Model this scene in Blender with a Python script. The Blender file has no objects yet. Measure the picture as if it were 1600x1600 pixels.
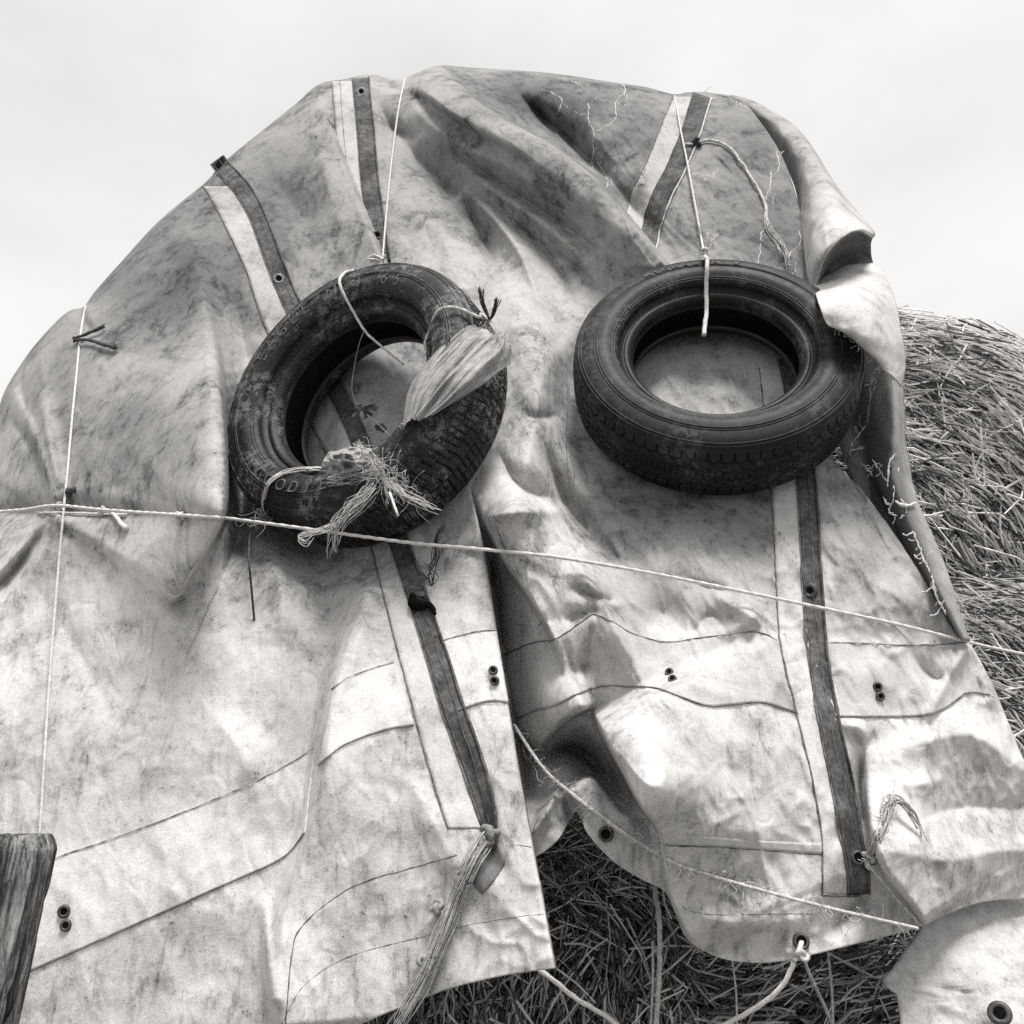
import bpy, bmesh, math, random
import numpy as np
from mathutils import Vector, Matrix

random.seed(7)
RNG = np.random.default_rng(11)
scene = bpy.context.scene
COL = scene.collection

# ------------------------------------------------------------------ camera
W = 1600.0
FOV = math.radians(55.0)
F = 800.0 / math.tan(FOV / 2)
PITCH = math.radians(18.0)
CAM = np.array([0.0, 0.0, 1.35])
FWD = np.array([0.0, math.cos(PITCH), math.sin(PITCH)])
UPV = np.array([0.0, -math.sin(PITCH), math.cos(PITCH)])
RGT = np.array([1.0, 0.0, 0.0])
cam_data = bpy.data.cameras.new('camera')
cam_data.angle = FOV
cam_data.clip_start = 0.05
cam_data.clip_end = 3000
cam = bpy.data.objects.new('camera', cam_data)
COL.objects.link(cam)
cam.location = Vector(CAM)
cam.rotation_euler = (math.pi / 2 + PITCH, 0, 0)
scene.camera = cam

# ------------------------------------------------------------------ sky, sun, exposure
SUN_DIR = Vector((0.13, -0.33, 0.90)).normalized()      # towards the sun
world = bpy.data.worlds.new('World')
scene.world = world
world.use_nodes = True
nt = world.node_tree
nt.nodes.clear()
sky = nt.nodes.new('ShaderNodeTexSky')
sky.sky_type = 'NISHITA'
sky.sun_disc = False
sky.sun_elevation = math.asin(SUN_DIR.z)
sky.sun_rotation = math.atan2(SUN_DIR.x, SUN_DIR.y)
sky.dust_density = 5.0
bw = nt.nodes.new('ShaderNodeRGBToBW')
nt.links.new(sky.outputs[0], bw.inputs[0])
tc = nt.nodes.new('ShaderNodeTexCoord')
mp = nt.nodes.new('ShaderNodeMapping')
mp.inputs['Scale'].default_value = (1.3, 1.3, 2.6)
nt.links.new(tc.outputs['Generated'], mp.inputs[0])
nz = nt.nodes.new('ShaderNodeTexNoise')
nz.inputs['Scale'].default_value = 2.2
nz.inputs['Detail'].default_value = 5
nz.inputs['Roughness'].default_value = 0.5
nt.links.new(mp.outputs[0], nz.inputs['Vector'])
mr = nt.nodes.new('ShaderNodeMapRange')              # even overcast cloud sheet
mr.inputs['From Min'].default_value = 0.3
mr.inputs['From Max'].default_value = 0.7
mr.inputs['To Min'].default_value = 8.4
mr.inputs['To Max'].default_value = 10.2
nt.links.new(nz.outputs[0], mr.inputs[0])
mixs = nt.nodes.new('ShaderNodeMix')
mixs.data_type = 'FLOAT'
mixs.inputs[0].default_value = 0.95
nt.links.new(bw.outputs[0], mixs.inputs[2])
nt.links.new(mr.outputs[0], mixs.inputs[3])
tint = nt.nodes.new('ShaderNodeVectorMath')
tint.operation = 'SCALE'
tint.inputs[0].default_value = (1.0, 0.985, 0.97)
nt.links.new(mixs.outputs[0], tint.inputs['Scale'])
bg = nt.nodes.new('ShaderNodeBackground')
bg.inputs['Strength'].default_value = 0.1
nt.links.new(tint.outputs[0], bg.inputs['Color'])
wo = nt.nodes.new('ShaderNodeOutputWorld')
nt.links.new(bg.outputs[0], wo.inputs[0])

sun_data = bpy.data.lights.new('sun', 'SUN')
sun_data.energy = 4.5
sun_data.angle = math.radians(20)
sun_data.color = (1.0, 0.985, 0.97)
sun = bpy.data.objects.new('sun', sun_data)
COL.objects.link(sun)
sun.rotation_euler = SUN_DIR.to_track_quat('Z', 'Y').to_euler()
sun.location = (3, -3, 8)

vs = scene.view_settings
vs.view_transform = 'Standard'
vs.look = 'None'
vs.exposure = 0.0
vs.gamma = 1.0
scene.cycles.max_bounces = 6
scene.cycles.diffuse_bounces = 3
scene.cycles.use_denoising = False   # the grain suits a film photograph

# ------------------------------------------------------------------ small maths
def sstep(x, a, b):
    t = np.clip((x - a) / (b - a), 0, 1)
    return t * t * (3 - 2 * t)

_tab = np.random.default_rng(5).random((256, 256))
def vnoise(x, y):
    xi = np.floor(x).astype(int); yi = np.floor(y).astype(int)
    fx = x - xi; fy = y - yi
    fx = fx ** 3 * (fx * (fx * 6 - 15) + 10); fy = fy ** 3 * (fy * (fy * 6 - 15) + 10)
    a = _tab[xi & 255, yi & 255]; b = _tab[(xi + 1) & 255, yi & 255]
    c = _tab[xi & 255, (yi + 1) & 255]; d = _tab[(xi + 1) & 255, (yi + 1) & 255]
    return (a * (1 - fx) + b * fx) * (1 - fy) + (c * (1 - fx) + d * fx) * fy
def fbm(x, y, o=4):
    s = 0; a = 1.0; n = 0
    for i in range(o):
        s = s + a * vnoise(x * 2 ** i + 17.3 * i, y * 2 ** i + 9.1 * i); n += a; a *= 0.5
    return s / n - 0.5

def catmull(pts, n):
    """smooth curve through pts (k x dims), n samples evenly spaced along its first two dims"""
    P = np.array(pts, float)
    if len(P) < 3:
        t = np.linspace(0, 1, n)[:, None]
        return P[0] * (1 - t) + P[-1] * t
    ext = np.vstack([2 * P[0] - P[1], P, 2 * P[-1] - P[-2]])
    out = []
    for i in range(len(P) - 1):
        p0, p1, p2, p3 = ext[i:i + 4]
        t = np.linspace(0, 1, 24, endpoint=False)[:, None]
        out.append(0.5 * (2 * p1 + (p2 - p0) * t + (2 * p0 - 5 * p1 + 4 * p2 - p3) * t * t + (3 * p1 - p0 - 3 * p2 + p3) * t ** 3))
    out.append(P[-1:])
    C = np.vstack(out)
    k = min(3, C.shape[1]) if C.shape[1] != 3 else 3
    s = np.r_[0, np.cumsum(np.linalg.norm(np.diff(C[:, :2], axis=0), axis=1) + 1e-9)]
    q = np.linspace(0, s[-1], n)
    return np.stack([np.interp(q, s, C[:, j]) for j in range(C.shape[1])], 1)

def pix(u, v, d):
    """picture direction (u, v) at camera-axis distance d -> world"""
    u = np.asarray(u, float); v = np.asarray(v, float); d = np.asarray(d, float)
    x = (u - 800) / F; z = (800 - v) / F
    return CAM + d[..., None] * (FWD + x[..., None] * RGT + z[..., None] * UPV)

def polydist(u, v, path, smooth=True, q=False):
    """distance, side (+ = right hand of the traveller, y down), interpolated extra columns"""
    P = np.array(path, float)
    if smooth and len(P) > 2:
        P = catmull(P, max(len(P) * 4, 8))
    best = np.full(u.shape, 1e9); side = np.zeros(u.shape); val = np.zeros(u.shape + (P.shape[1] - 2,))
    near = np.zeros(u.shape + (max(P.shape[1] - 3, 0),)); acc = np.zeros(val.shape); wsum = np.zeros(u.shape)
    for i in range(len(P) - 1):
        a, b = P[i], P[i + 1]
        e = b[:2] - a[:2]; L2 = e @ e + 1e-9
        t = np.clip(((u - a[0]) * e[0] + (v - a[1]) * e[1]) / L2, 0, 1)
        dx = u - a[0] - t * e[0]; dy = v - a[1] - t * e[1]
        dd = np.hypot(dx, dy)
        m = dd < best
        best = np.where(m, dd, best)
        side = np.where(m, np.sign(e[0] * dy - e[1] * dx), side)
        if P.shape[1] > 3: near = np.where(m[..., None], a[3:] + (b[3:] - a[3:]) * t[..., None], near)
        if P.shape[1] > 2:
            wt = 1.0 / (dd + 3.0) ** 7
            acc = acc + wt[..., None] * (a[2:] + (b[2:] - a[2:]) * t[..., None]); wsum = wsum + wt
    if P.shape[1] > 2: val = np.concatenate([(acc / wsum[..., None])[..., :1], near], -1)
    return best, side, val

class Ridge:
    def __init__(s, path, w1, w2=None, p=1.15):
        s.path, s.w1, s.w2, s.p = path, w1, w2 or w1, p
        s.reach = max(s.w1, s.w2) + 8
    def __call__(s, u, v):
        d, side, val = polydist(u, v, s.path)
        w = np.where(side > 0, s.w1, s.w2)
        return val[..., 0] * np.exp(-(np.sqrt(d * d + 3) / w) ** s.p)

class Cliff:
    """cloth standing proud on one side of a path, dropping off sharply on the other"""
    def __init__(s, path, w, side=1, drop=6):
        s.path, s.w, s.side, s.drop = path, w, side, drop
        s.reach = w + drop
    def __call__(s, u, v):
        P = np.array(s.path, float)
        q = np.r_[0, np.cumsum(np.linalg.norm(np.diff(P[:, :2], axis=0), axis=1))]; e_ = min(40.0, .2 * q[-1])
        d, side, val = polydist(u, v, np.column_stack([P, q]), q=True)
        fade = sstep(val[..., 1], 0, e_) * sstep(q[-1] - val[..., 1], 0, e_)
        sd = d * side * s.side
        up = np.exp(-(np.maximum(sd - s.drop * 0.5, 0) / s.w) ** 1.25)
        k = sstep(sd, -s.drop, s.drop)
        return val[..., 0] * up * k * fade

def bounded(feat, u, v, pad):
    P = np.array(feat.path)[:, :2]
    m = (u > P[:, 0].min() - pad) & (u < P[:, 0].max() + pad) & (v > P[:, 1].min() - pad) & (v < P[:, 1].max() + pad)
    out = np.zeros(u.shape)
    if m.any():
        out[m] = feat(u[m], v[m])
    return out

# ------------------------------------------------------------------ mesh helpers
def new_mesh(name, V, Fc, mat=None, smooth=True, attrs=None):
    me = bpy.data.meshes.new(name)
    me.from_pydata([tuple(p) for p in np.asarray(V)] if len(V) < 5000 else np.asarray(V).tolist(), [], Fc if isinstance(Fc, list) else np.asarray(Fc).tolist())
    if mat: me.materials.append(mat)
    if smooth:
        me.polygons.foreach_set('use_smooth', np.ones(len(me.polygons), bool))
    for k, a in (attrs or {}).items():
        at = me.attributes.new(k, 'FLOAT', 'POINT')
        at.data.foreach_set('value', np.asarray(a, np.float32))
    me.update()
    return me

def link(name, me, parent=None, label=None, cat=None, kind=None, group=None):
    o = bpy.data.objects.new(name, me)
    COL.objects.link(o)
    if parent is not None: o.parent = parent
    if label: o['label'] = label
    if cat: o['category'] = cat
    if kind: o['kind'] = kind
    if group: o['group'] = group
    return o

def place(o, origin):
    """move an object's origin without moving its geometry"""
    M = Matrix.Translation(-Vector(origin))
    o.data.transform(M)
    o.location = Vector(origin)

def thing(name, label, cat, loc=(0, 0, 0), group=None):
    return link(name, None, None, label, cat, None, group), loc

def empty(name, label, cat, group=None):
    o = bpy.data.objects.new(name, None)
    o.empty_display_size = 0.1
    COL.objects.link(o)
    o['label'] = label; o['category'] = cat
    if group: o['group'] = group
    return o

def grid_faces(nr, nc, off=0, wrap=False):
    r = np.arange(nr - 1)[:, None]; c = np.arange(nc if wrap else nc - 1)[None, :]
    c2 = (c + 1) % nc
    a = r * nc + c; b = r * nc + c2; d = (r + 1) * nc + c2; e = (r + 1) * nc + c
    return (np.stack([a, b, d, e], -1).reshape(-1, 4) + off)

def tube_geo(P, R, sides=6, twist=0.0, lobes=0, lobe=0.0):
    """a tube along world points P with radii R; lobes/twist give a laid-rope surface"""
    P = np.asarray(P, float); n = len(P)
    R = np.broadcast_to(np.asarray(R, float), (n,))
    T = np.gradient(P, axis=0); T /= np.linalg.norm(T, axis=1)[:, None] + 1e-12
    ref = np.array([0.3, -0.2, 0.93])
    A = np.cross(T, ref); bad = np.linalg.norm(A, axis=1) < 0.15
    A[bad] = np.cross(T[bad], np.array([1.0, 0, 0])); A /= np.linalg.norm(A, axis=1)[:, None] + 1e-12
    B = np.cross(T, A)
    s = np.r_[0, np.cumsum(np.linalg.norm(np.diff(P, axis=0), axis=1))]
    th = np.linspace(0, 2 * np.pi, sides, endpoint=False)
    ph = th[None, :] + twist * s[:, None] * 0
    rr = R[:, None] * (1 + lobe * np.cos(lobes * th[None, :] + twist * s[:, None]))
    V = P[:, None, :] + rr[..., None] * (np.cos(ph)[..., None] * A[:, None, :] + np.sin(ph)[..., None] * B[:, None, :])
    Fc = grid_faces(n, sides, 0, True).tolist()
    Fc.append(list(range(sides))[::-1]); Fc.append([(n - 1) * sides + k for k in range(sides)])
    return V.reshape(-1, 3), Fc

class Geo:
    def __init__(s): s.V = []; s.F = []; s.n = 0
    def add(s, V, Fc):
        s.V.append(np.asarray(V)); s.F += [[i + s.n for i in f] for f in Fc]; s.n += len(V)
    def tube(s, P, R, **k): s.add(*tube_geo(P, R, **k))
    def mesh(s, name, mat, smooth=True): return new_mesh(name, np.vstack(s.V), s.F, mat, smooth)

# ------------------------------------------------------------------ materials
WARM = (1.0, 0.985, 0.968)
def base_mat(name, rough=0.85, spec=0.25):
    m = bpy.data.materials.new(name); m.use_nodes = True
    t = m.node_tree; b = t.nodes['Principled BSDF']
    b.inputs['Roughness'].default_value = rough
    b.inputs['Specular IOR Level'].default_value = spec
    return m, t, b
def nd(t, kind, **kw):
    n = t.nodes.new(kind)
    for k, v in kw.items():
        if k in n.inputs: n.inputs[k].default_value = v
        else: setattr(n, k, v)
    return n
def noise(t, vec, scale, detail=4, rough=0.55, dist=0.0):
    n = nd(t, 'ShaderNodeTexNoise', Scale=scale, Detail=detail, Roughness=rough, Distortion=dist)
    t.links.new(vec, n.inputs['Vector']); return n.outputs[0]
def math_(t, op, a, b=None, c=None, clamp=False):
    n = t.nodes.new('ShaderNodeMath'); n.operation = op; n.use_clamp = clamp
    for i, x in enumerate((a, b, c)):
        if x is None: continue
        if isinstance(x, (int, float)): n.inputs[i].default_value = x
        else: t.links.new(x, n.inputs[i])
    return n.outputs[0]
def ramp(t, x, a, b, lo=0.0, hi=1.0):
    n = nd(t, 'ShaderNodeMapRange'); n.interpolation_type = 'SMOOTHSTEP'
    t.links.new(x, n.inputs[0])
    for k, v in zip((1, 2, 3, 4), (a, b, lo, hi)): n.inputs[k].default_value = v
    return n.outputs[0]
def grey_out(t, val, b):
    s = t.nodes.new('ShaderNodeVectorMath'); s.operation = 'SCALE'; s.inputs[0].default_value = WARM
    t.links.new(val, s.inputs['Scale']); t.links.new(s.outputs[0], b.inputs['Base Color'])
def bump(t, h, b, strength, dist):
    n = nd(t, 'ShaderNodeBump', Strength=strength, Distance=dist)
    t.links.new(h, n.inputs['Height']); t.links.new(n.outputs[0], b.inputs['Normal'])
def coords(t, scale=None, rot=None):
    c = t.nodes.new('ShaderNodeTexCoord')
    if scale is None: return c.outputs['Object']
    m = t.nodes.new('ShaderNodeMapping'); m.inputs['Scale'].default_value = scale
    if rot: m.inputs['Rotation'].default_value = rot
    t.links.new(c.outputs['Object'], m.inputs[0]); return m.outputs[0]
def attr(t, name):
    a = nd(t, 'ShaderNodeAttribute', attribute_name=name); return a.outputs['Fac']

def canvas_mat(name, const_tone=None, dirt_const=0.5, sheen=0.0):
    m, t, b = base_mat(name, 0.8, 0.22)
    o = coords(t)
    tone = attr(t, 'tone') if const_tone is None else None
    dirt = attr(t, 'dirt') if const_tone is None else None
    n1 = noise(t, o, 4.2, 6, 0.62, 0.3)
    n2 = noise(t, o, 15.0, 8, 0.74, 0.2)
    n3 = noise(t, coords(t, (46, 46, 9), (0.35, 0.25, 0.5)), 1.0, 6, 0.72, 0.5)
    n4 = noise(t, o, 430.0, 2, 0.9)
    n5 = noise(t, o, 110.0, 4, 0.8)
    n6 = noise(t, coords(t, (300, 300, 14), (0.9, 0.4, 0.2)), 1.0, 3, 0.6)
    cl = ramp(t, n1, 0.40, 0.62)
    sp = ramp(t, n2, 0.45, 0.64)
    st = ramp(t, n3, 0.50, 0.70)
    fs = ramp(t, n5, 0.54, 0.70)
    sc = ramp(t, n6, 0.66, 0.72)
    # mildew and grime: clouds carrying blotches, run-down streaks, specks and scratches
    blot = math_(t, 'ADD', math_(t, 'MULTIPLY', cl, 0.20), math_(t, 'MULTIPLY', math_(t, 'MULTIPLY', sp, ramp(t, n1, 0.36, 0.58, 0.35, 1.0)), 0.30))
    blot = math_(t, 'ADD', blot, math_(t, 'MULTIPLY', math_(t, 'MULTIPLY', st, ramp(t, n1, 0.38, 0.56, 0.45, 1.0)), 0.30))
    blot = math_(t, 'ADD', blot, math_(t, 'MULTIPLY', math_(t, 'MULTIPLY', fs, ramp(t, n2, 0.42, 0.6, 0.25, 1.0)), 0.42))
    blot = math_(t, 'ADD', blot, math_(t, 'MULTIPLY', sc, 0.22))
    d = dirt if dirt is not None else dirt_const
    k = math_(t, 'MAXIMUM', math_(t, 'SUBTRACT', 1.0, math_(t, 'MULTIPLY', blot, d)), 0.16)
    grain = math_(t, 'ADD', 0.48, math_(t, 'MULTIPLY', n4, 1.04))
    v = math_(t, 'MULTIPLY', math_(t, 'MULTIPLY', tone if tone is not None else const_tone, k), grain)
    v = math_(t, 'MINIMUM', math_(t, 'MAXIMUM', v, 0.03), 0.84)
    grey_out(t, v, b)
    h = math_(t, 'ADD', math_(t, 'MULTIPLY', n5, 0.7), math_(t, 'MULTIPLY', n2, 0.5))
    for sc2, wgt, dst in ((6.0, .8, 0.8), (15.0, .45, 0.5)):      # fine set-in creases
        e = math_(t, 'ABSOLUTE', math_(t, 'SUBTRACT', noise(t, coords(t, (1, 1, .55), (.3, .5, .6)), sc2, 1, .5, dst), 0.5))
        h = math_(t, 'ADD', h, math_(t, 'MULTIPLY', ramp(t, e, 0.0, 0.075), wgt))
    bump(t, h, b, 0.4, 0.004)
    return m

M_CANVAS = canvas_mat('canvas')
M_TAPE = canvas_mat('pale_tape', 0.62, 0.4)
M_BAND = canvas_mat('pale_band')
def strap_mat():
    m, t, b = base_mat('webbing', 0.9, 0.15)
    o = coords(t)
    n = noise(t, o, 90, 5, 0.75); n2 = noise(t, o, 14, 4, 0.6); n3 = noise(t, o, 600, 1, 0.5)
    v = math_(t, 'MULTIPLY', ramp(t, n, 0.35, 0.68, 0.55, 1.25), ramp(t, n2, 0.3, 0.7, 0.065, 0.17))
    v = math_(t, 'MULTIPLY', v, math_(t, 'ADD', 0.75, math_(t, 'MULTIPLY', n3, 0.5)))
    grey_out(t, v, b); bump(t, n3, b, 0.6, 0.003); return m
M_STRAP = strap_mat()
def flat_mat(name, tone, rough=0.85, spec=0.25, scale=120, amp=0.5, bmp=0.0):
    m, t, b = base_mat(name, rough, spec)
    n = noise(t, coords(t), scale, 4, 0.7)
    v = math_(t, 'MULTIPLY', ramp(t, n, 0.25, 0.75, 1 - amp, 1 + amp), tone)
    grey_out(t, v, b)
    if bmp: bump(t, n, b, bmp, 0.003)
    return m
M_TWINE = flat_mat('white_twine', 0.62, 0.8, 0.2, 200, 0.25, 0.4)
M_JUTE = flat_mat('pale_jute', 0.52, 0.9, 0.1, 160, 0.35, 0.4)
M_DARKTW = flat_mat('dark_twine', 0.075, 0.9, 0.15, 160, 0.5, 0.4)
M_THREAD = flat_mat('seam_thread', 0.15, 0.95, 0.05, 60, 0.8)
M_METAL = flat_mat('eyelet_metal', 0.05, 0.45, 0.5, 120, 0.6, 0.2)
M_OLDMETAL = flat_mat('old_eyelet_metal', 0.22, 0.5, 0.5, 120, 0.6, 0.2)
M_HOLE = flat_mat('dark_hole', 0.008, 1.0, 0.0)
M_CRACK = flat_mat('frayed_weave', 0.66, 0.9, 0.1, 200, 0.2)
M_LEAF = flat_mat('dead_leaf', 0.10, 0.8, 0.2, 60, 0.5)
M_STEM = flat_mat('dry_stem', 0.30, 0.8, 0.2, 90, 0.4)

# ------------------------------------------------------------------ ground
gn = 60
gx = np.linspace(-1, 1, gn); gx = np.sign(gx) * np.abs(gx) ** 3 * 400
GX, GY = np.meshgrid(gx, gx + 2)
GZ = fbm(GX * 0.8, GY * 0.8) * 0.05 - 0.02
m_ground, t_, b_ = base_mat('trodden_earth', 0.95, 0.1)
n_ = noise(t_, coords(t_), 6, 6, 0.7)
grey_out(t_, ramp(t_, n_, 0.3, 0.7, 0.10, 0.26), b_)
link('ground', new_mesh('ground', np.stack([GX, GY, GZ], -1).reshape(-1, 3), grid_faces(gn, gn), m_ground), kind='structure')

# ================================================================== TARPAULIN
SIL_L = [(-420, 1560), (-380, 1400), (-290, 1210), (-200, 1050), (-120, 905), (-60, 775), (-10, 668), (8, 612), (45, 553), (80, 512), (108, 487), (131, 480), (150, 455), (190, 410), (250, 345), (322, 285), (345, 258), (400, 213), (460, 165), (498, 133), (540, 124), (575, 117), (605, 122), (632, 124)]
SIL_R = [(632, 124), (655, 113), (688, 103), (730, 106), (850, 114), (950, 128), (1010, 137), (1052, 148), (1075, 145), (1105, 145), (1160, 153)]
UPPER = [(632, 124), (640, 250), (655, 400), (680, 520), (712, 640), (728, 720), (735, 765)]
L_LOW = [(735, 765), (750, 830), (763, 900), (775, 980), (786, 1050), (797, 1120), (809, 1190), (822, 1265), (836, 1340), (852, 1425), (868, 1513)]
R_LOW = [(735, 765), (722, 850), (722, 950), (730, 1050), (742, 1150), (752, 1250), (765, 1352)]
L_BOT = [(-420, 1830), (-120, 1780), (100, 1745), (300, 1700), (450, 1650), (560, 1601), (620, 1577), (700, 1546), (780, 1526), (840, 1516), (868, 1513)]
R_BOT = [(765, 1352), (800, 1345), (838, 1338), (872, 1312), (893, 1276), (904, 1270), (920, 1305), (960, 1347), (1005, 1375), (1040, 1394), (1058, 1430), (1078, 1470), (1130, 1498), (1200, 1504), (1260, 1494), (1340, 1474), (1430, 1450), (1478, 1428), (1540, 1408), (1600, 1404), (1720, 1402)]
R_RIGHT = [(1160, 153), (1215, 232), (1245, 310), (1262, 400), (1272, 500), (1282, 600), (1301, 712), (1345, 765), (1388, 822), (1430, 885), (1462, 938), (1496, 994), (1514, 1006), (1545, 1060), (1575, 1130), (1602, 1195), (1650, 1290), (1720, 1402)]

_pf = np.polyfit([0, 110, 350, 586, 800, 1100, 1500, 1780], [3.12, 2.92, 2.50, 2.13, 1.89, 1.69, 1.51, 1.42], 5)

SHARED = [
    # great overlapping fold from the peak down to the second tyre
    Cliff([(680, 96, .02), (735, 148, .08), (780, 183, .13), (820, 205, .18), (880, 240, .19), (940, 290, .18), (985, 345, .16), (1035, 405, .12), (1060, 440, .06)], 60, 1, 4),
    Ridge([(812, 150, -.04), (850, 188, -.15), (890, 222, -.14), (955, 285, -.09), (1003, 342, -.06), (1048, 396, -.04)], 24),
    Ridge([(868, 135, .01), (869, 190, .045), (876, 236, .03)], 34, 12),
    Ridge([(922, 160, .02), (926, 230, .03), (932, 300, .02)], 22),
    Ridge([(975, 235, 0), (962, 290, .025), (945, 300, .01)], 18),
    Ridge([(1000, 190, -.01), (985, 230, -.025), (960, 262, -.02)], 26),
    Ridge([(1020, 215, .015), (1010, 260, .02), (990, 310, .01)], 18),
    # wrinkles dropping from the tied point at the top
    Cliff([(626, 143, .03), (660, 149, .07), (700, 178, .07), (750, 208, .05), (800, 236, .02), (840, 262, 0)], 46, -1, 7),
    Ridge([(575, 121, -.03), (603, 131, -.05), (628, 146, -.03)], 9),
    Ridge([(590, 160, -.02), (612, 200, -.05), (640, 213, -.03), (655, 220, 0)], 14),
    Ridge([(705, 150, .02), (760, 198, .04), (830, 248, .05), (900, 305, .045), (965, 370, .035), (1020, 430, .01)], 30, 40, 1.3),
    Ridge([(635, 155, .02), (680, 200, .04), (730, 232, .045), (790, 258, .035), (860, 305, .02)], 20, 24, 1.1),
    Ridge([(620, 205, -.02), (655, 252, -.05), (700, 296, -.06), (714, 312, -.02)], 19),
    Ridge([(708, 242, -.01), (755, 270, -.035), (817, 312, -.045), (878, 352, -.04), (930, 392, -.015), (960, 425, 0)], 8, 9, 1.0),
    Ridge([(725, 262, .02), (790, 310, .04), (850, 350, .045), (905, 400, .025), (935, 450, 0)], 12, 13, 1.0),
    Ridge([(755, 300, -.01), (805, 350, -.04), (845, 385, -.045), (880, 432, -.035), (897, 490, 0)], 9, 10, 1.0),
    Ridge([(728, 300, .03), (775, 345, .055), (815, 400, .045), (842, 470, .02)], 17, 15, 1.0),
    Ridge([(722, 300, -.02), (740, 340, -.055), (758, 375, -.055), (774, 420, -.01)], 15),
    Ridge([(875, 402, -.02), (908, 425, -.035), (930, 448, -.02)], 10, 12, 1.0),
    Ridge([(640, 330, .02), (690, 370, .03), (710, 430, .02), (730, 520, 0)], 40),
    Ridge([(690, 445, 0), (700, 500, -.02), (740, 540, -.02)], 24),
    # centre: long rounded fold between the tyres
    Ridge([(780, 430, .02), (822, 530, .06), (838, 620, .08), (828, 700, .08), (800, 780, .08), (790, 840, .05)], 60, 52, 1.6),
    Ridge([(818, 650, -.01), (850, 653, -.03), (873, 650, -.02)], 13),
    Ridge([(844, 682, -.01), (862, 730, -.045), (882, 782, -.05), (905, 815, -.03)], 14, 22),
    Ridge([(775, 700, -.0), (805, 752, -.04), (840, 775, -.045), (878, 786, -.03)], 17),
    Ridge([(884, 640, .02), (888, 720, .02), (902, 770, .015)], 10, 26),
    Ridge([(893, 760, -.02), (910, 820, -.05), (940, 860, -.04), (985, 880, -.01)], 30),
    Ridge([(760, 808, .03), (812, 800, .035), (866, 800, .03)], 15),
    # folds seen at the left shoulder
    Ridge([(285, 330, 0), (312, 430, .045), (325, 550, .045), (336, 680, .01)], 60, 34),
    Ridge([(355, 430, -.0), (372, 500, -.04), (385, 560, -.04)], 30),
    Ridge([(420, 300, .0), (450, 370, .025), (480, 430, .0)], 30),
    Ridge([(400, 225, 0), (440, 300, -.02), (470, 340, -.02)], 26),
    Cliff([(498, 133, .02), (512, 185, .035), (540, 258, .035), (575, 345, .035), (602, 412, .03), (630, 480, 0)], 48, 1, 4),
    Ridge([(480, 180, .0), (505, 260, .03), (530, 340, .02)], 30),
]
L_ONLY = [
    # bulging elbow above the twine, with its hard right-hand edge
    Cliff([(318, 430, .0), (336, 520, .03), (347, 600, .13), (352, 680, .20), (354, 750, .23), (351, 802, .24), (336, 838, .18), (310, 880, .12), (278, 932, .05), (262, 955, 0)], 120, 1, 5),
    Ridge([(366, 580, -.02), (374, 680, -.12), (376, 770, -.15), (372, 840, -.12), (345, 905, -.05)], 22, 44),
    Ridge([(277, 945, -.03), (286, 958, -.03)], 16),
    # twine biting into the cloth
    Ridge([(-30, 802, -.03), (88, 794, -.05), (160, 800, -.025), (280, 806, -.015), (350, 810, -.01)], 17),
    Ridge([(88, 786, .04), (62, 700, .045), (34, 630, .02)], 11, 16),
    Ridge([(101, 783, .02), (80, 700, .035), (64, 615, .015)], 8, 14),
    Ridge([(72, 760, -.03), (50, 700, -.03), (20, 660, -.01)], 9),
    Ridge([(75, 808, .035), (40, 850, .035), (-10, 905, .025)], 12),
    Ridge([(92, 808, .02), (62, 868, .03), (20, 950, 0)], 9, 26),
    Ridge([(58, 840, -.02), (20, 895, -.03), (-20, 930, -.02)], 10),
    Ridge([(40, 560, 0), (34, 600, -.025), (40, 640, -.02)], 8),
    Ridge([(70, 520, 0), (66, 580, .02), (74, 640, .02), (90, 720, .01)], 18),
    Cliff([(131, 478, .04), (136, 500, .03), (150, 520, 0)], 30, -1, 6),
    # lower panel, standing proud right of a soft vertical roll
    Cliff([(585, 840, .0), (566, 900, .02), (546, 960, .035), (530, 1010, .045), (511, 1080, .055), (500, 1150, .06), (496, 1205, .06), (485, 1262, .055), (474, 1310, .05), (448, 1390, .045), (430, 1450, .045), (424, 1540, .045), (432, 1640, .04)], 190, -1, 17),
    Ridge([(415, 1420, .01), (420, 1480, .025), (428, 1560, .02)], 10),
    Ridge([(500, 840, -.02), (505, 930, -.03), (500, 1000, 0)], 26),
    Ridge([(430, 830, .0), (440, 930, .02), (440, 1010, 0)], 24),
    Ridge([(590, 880, .01), (560, 1000, .02), (545, 1060, .01)], 22),
    Ridge([(150, 850, .0), (240, 930, .02), (300, 1010, .01)], 50),
    Ridge([(60, 920, -.01), (130, 1030, -.015), (190, 1150, 0)], 50),
    Ridge([(300, 1080, .0), (380, 1180, .015), (420, 1300, 0)], 40),
    Ridge([(660, 830, -.02), (690, 900, -.02), (720, 960, 0)], 24),
    Ridge([(700, 860, 0), (745, 868, -.02), (764, 880, -.02)], 12),
    Ridge([(620, 1180, 0), (680, 1290, .015), (740, 1400, 0)], 40),
    Ridge([(735, 1190, -.008), (755, 1260, -.02), (765, 1310, -.03), (770, 1350, -.02)], 18),
    # panel edge towards the gap
    Cliff([(735, 740, 0), (745, 800, .01), (763, 900, .03), (786, 1050, .05), (809, 1190, .06), (836, 1340, .08), (868, 1513, .09), (890, 1620, .09)], 210, 1, 3),
]
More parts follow.
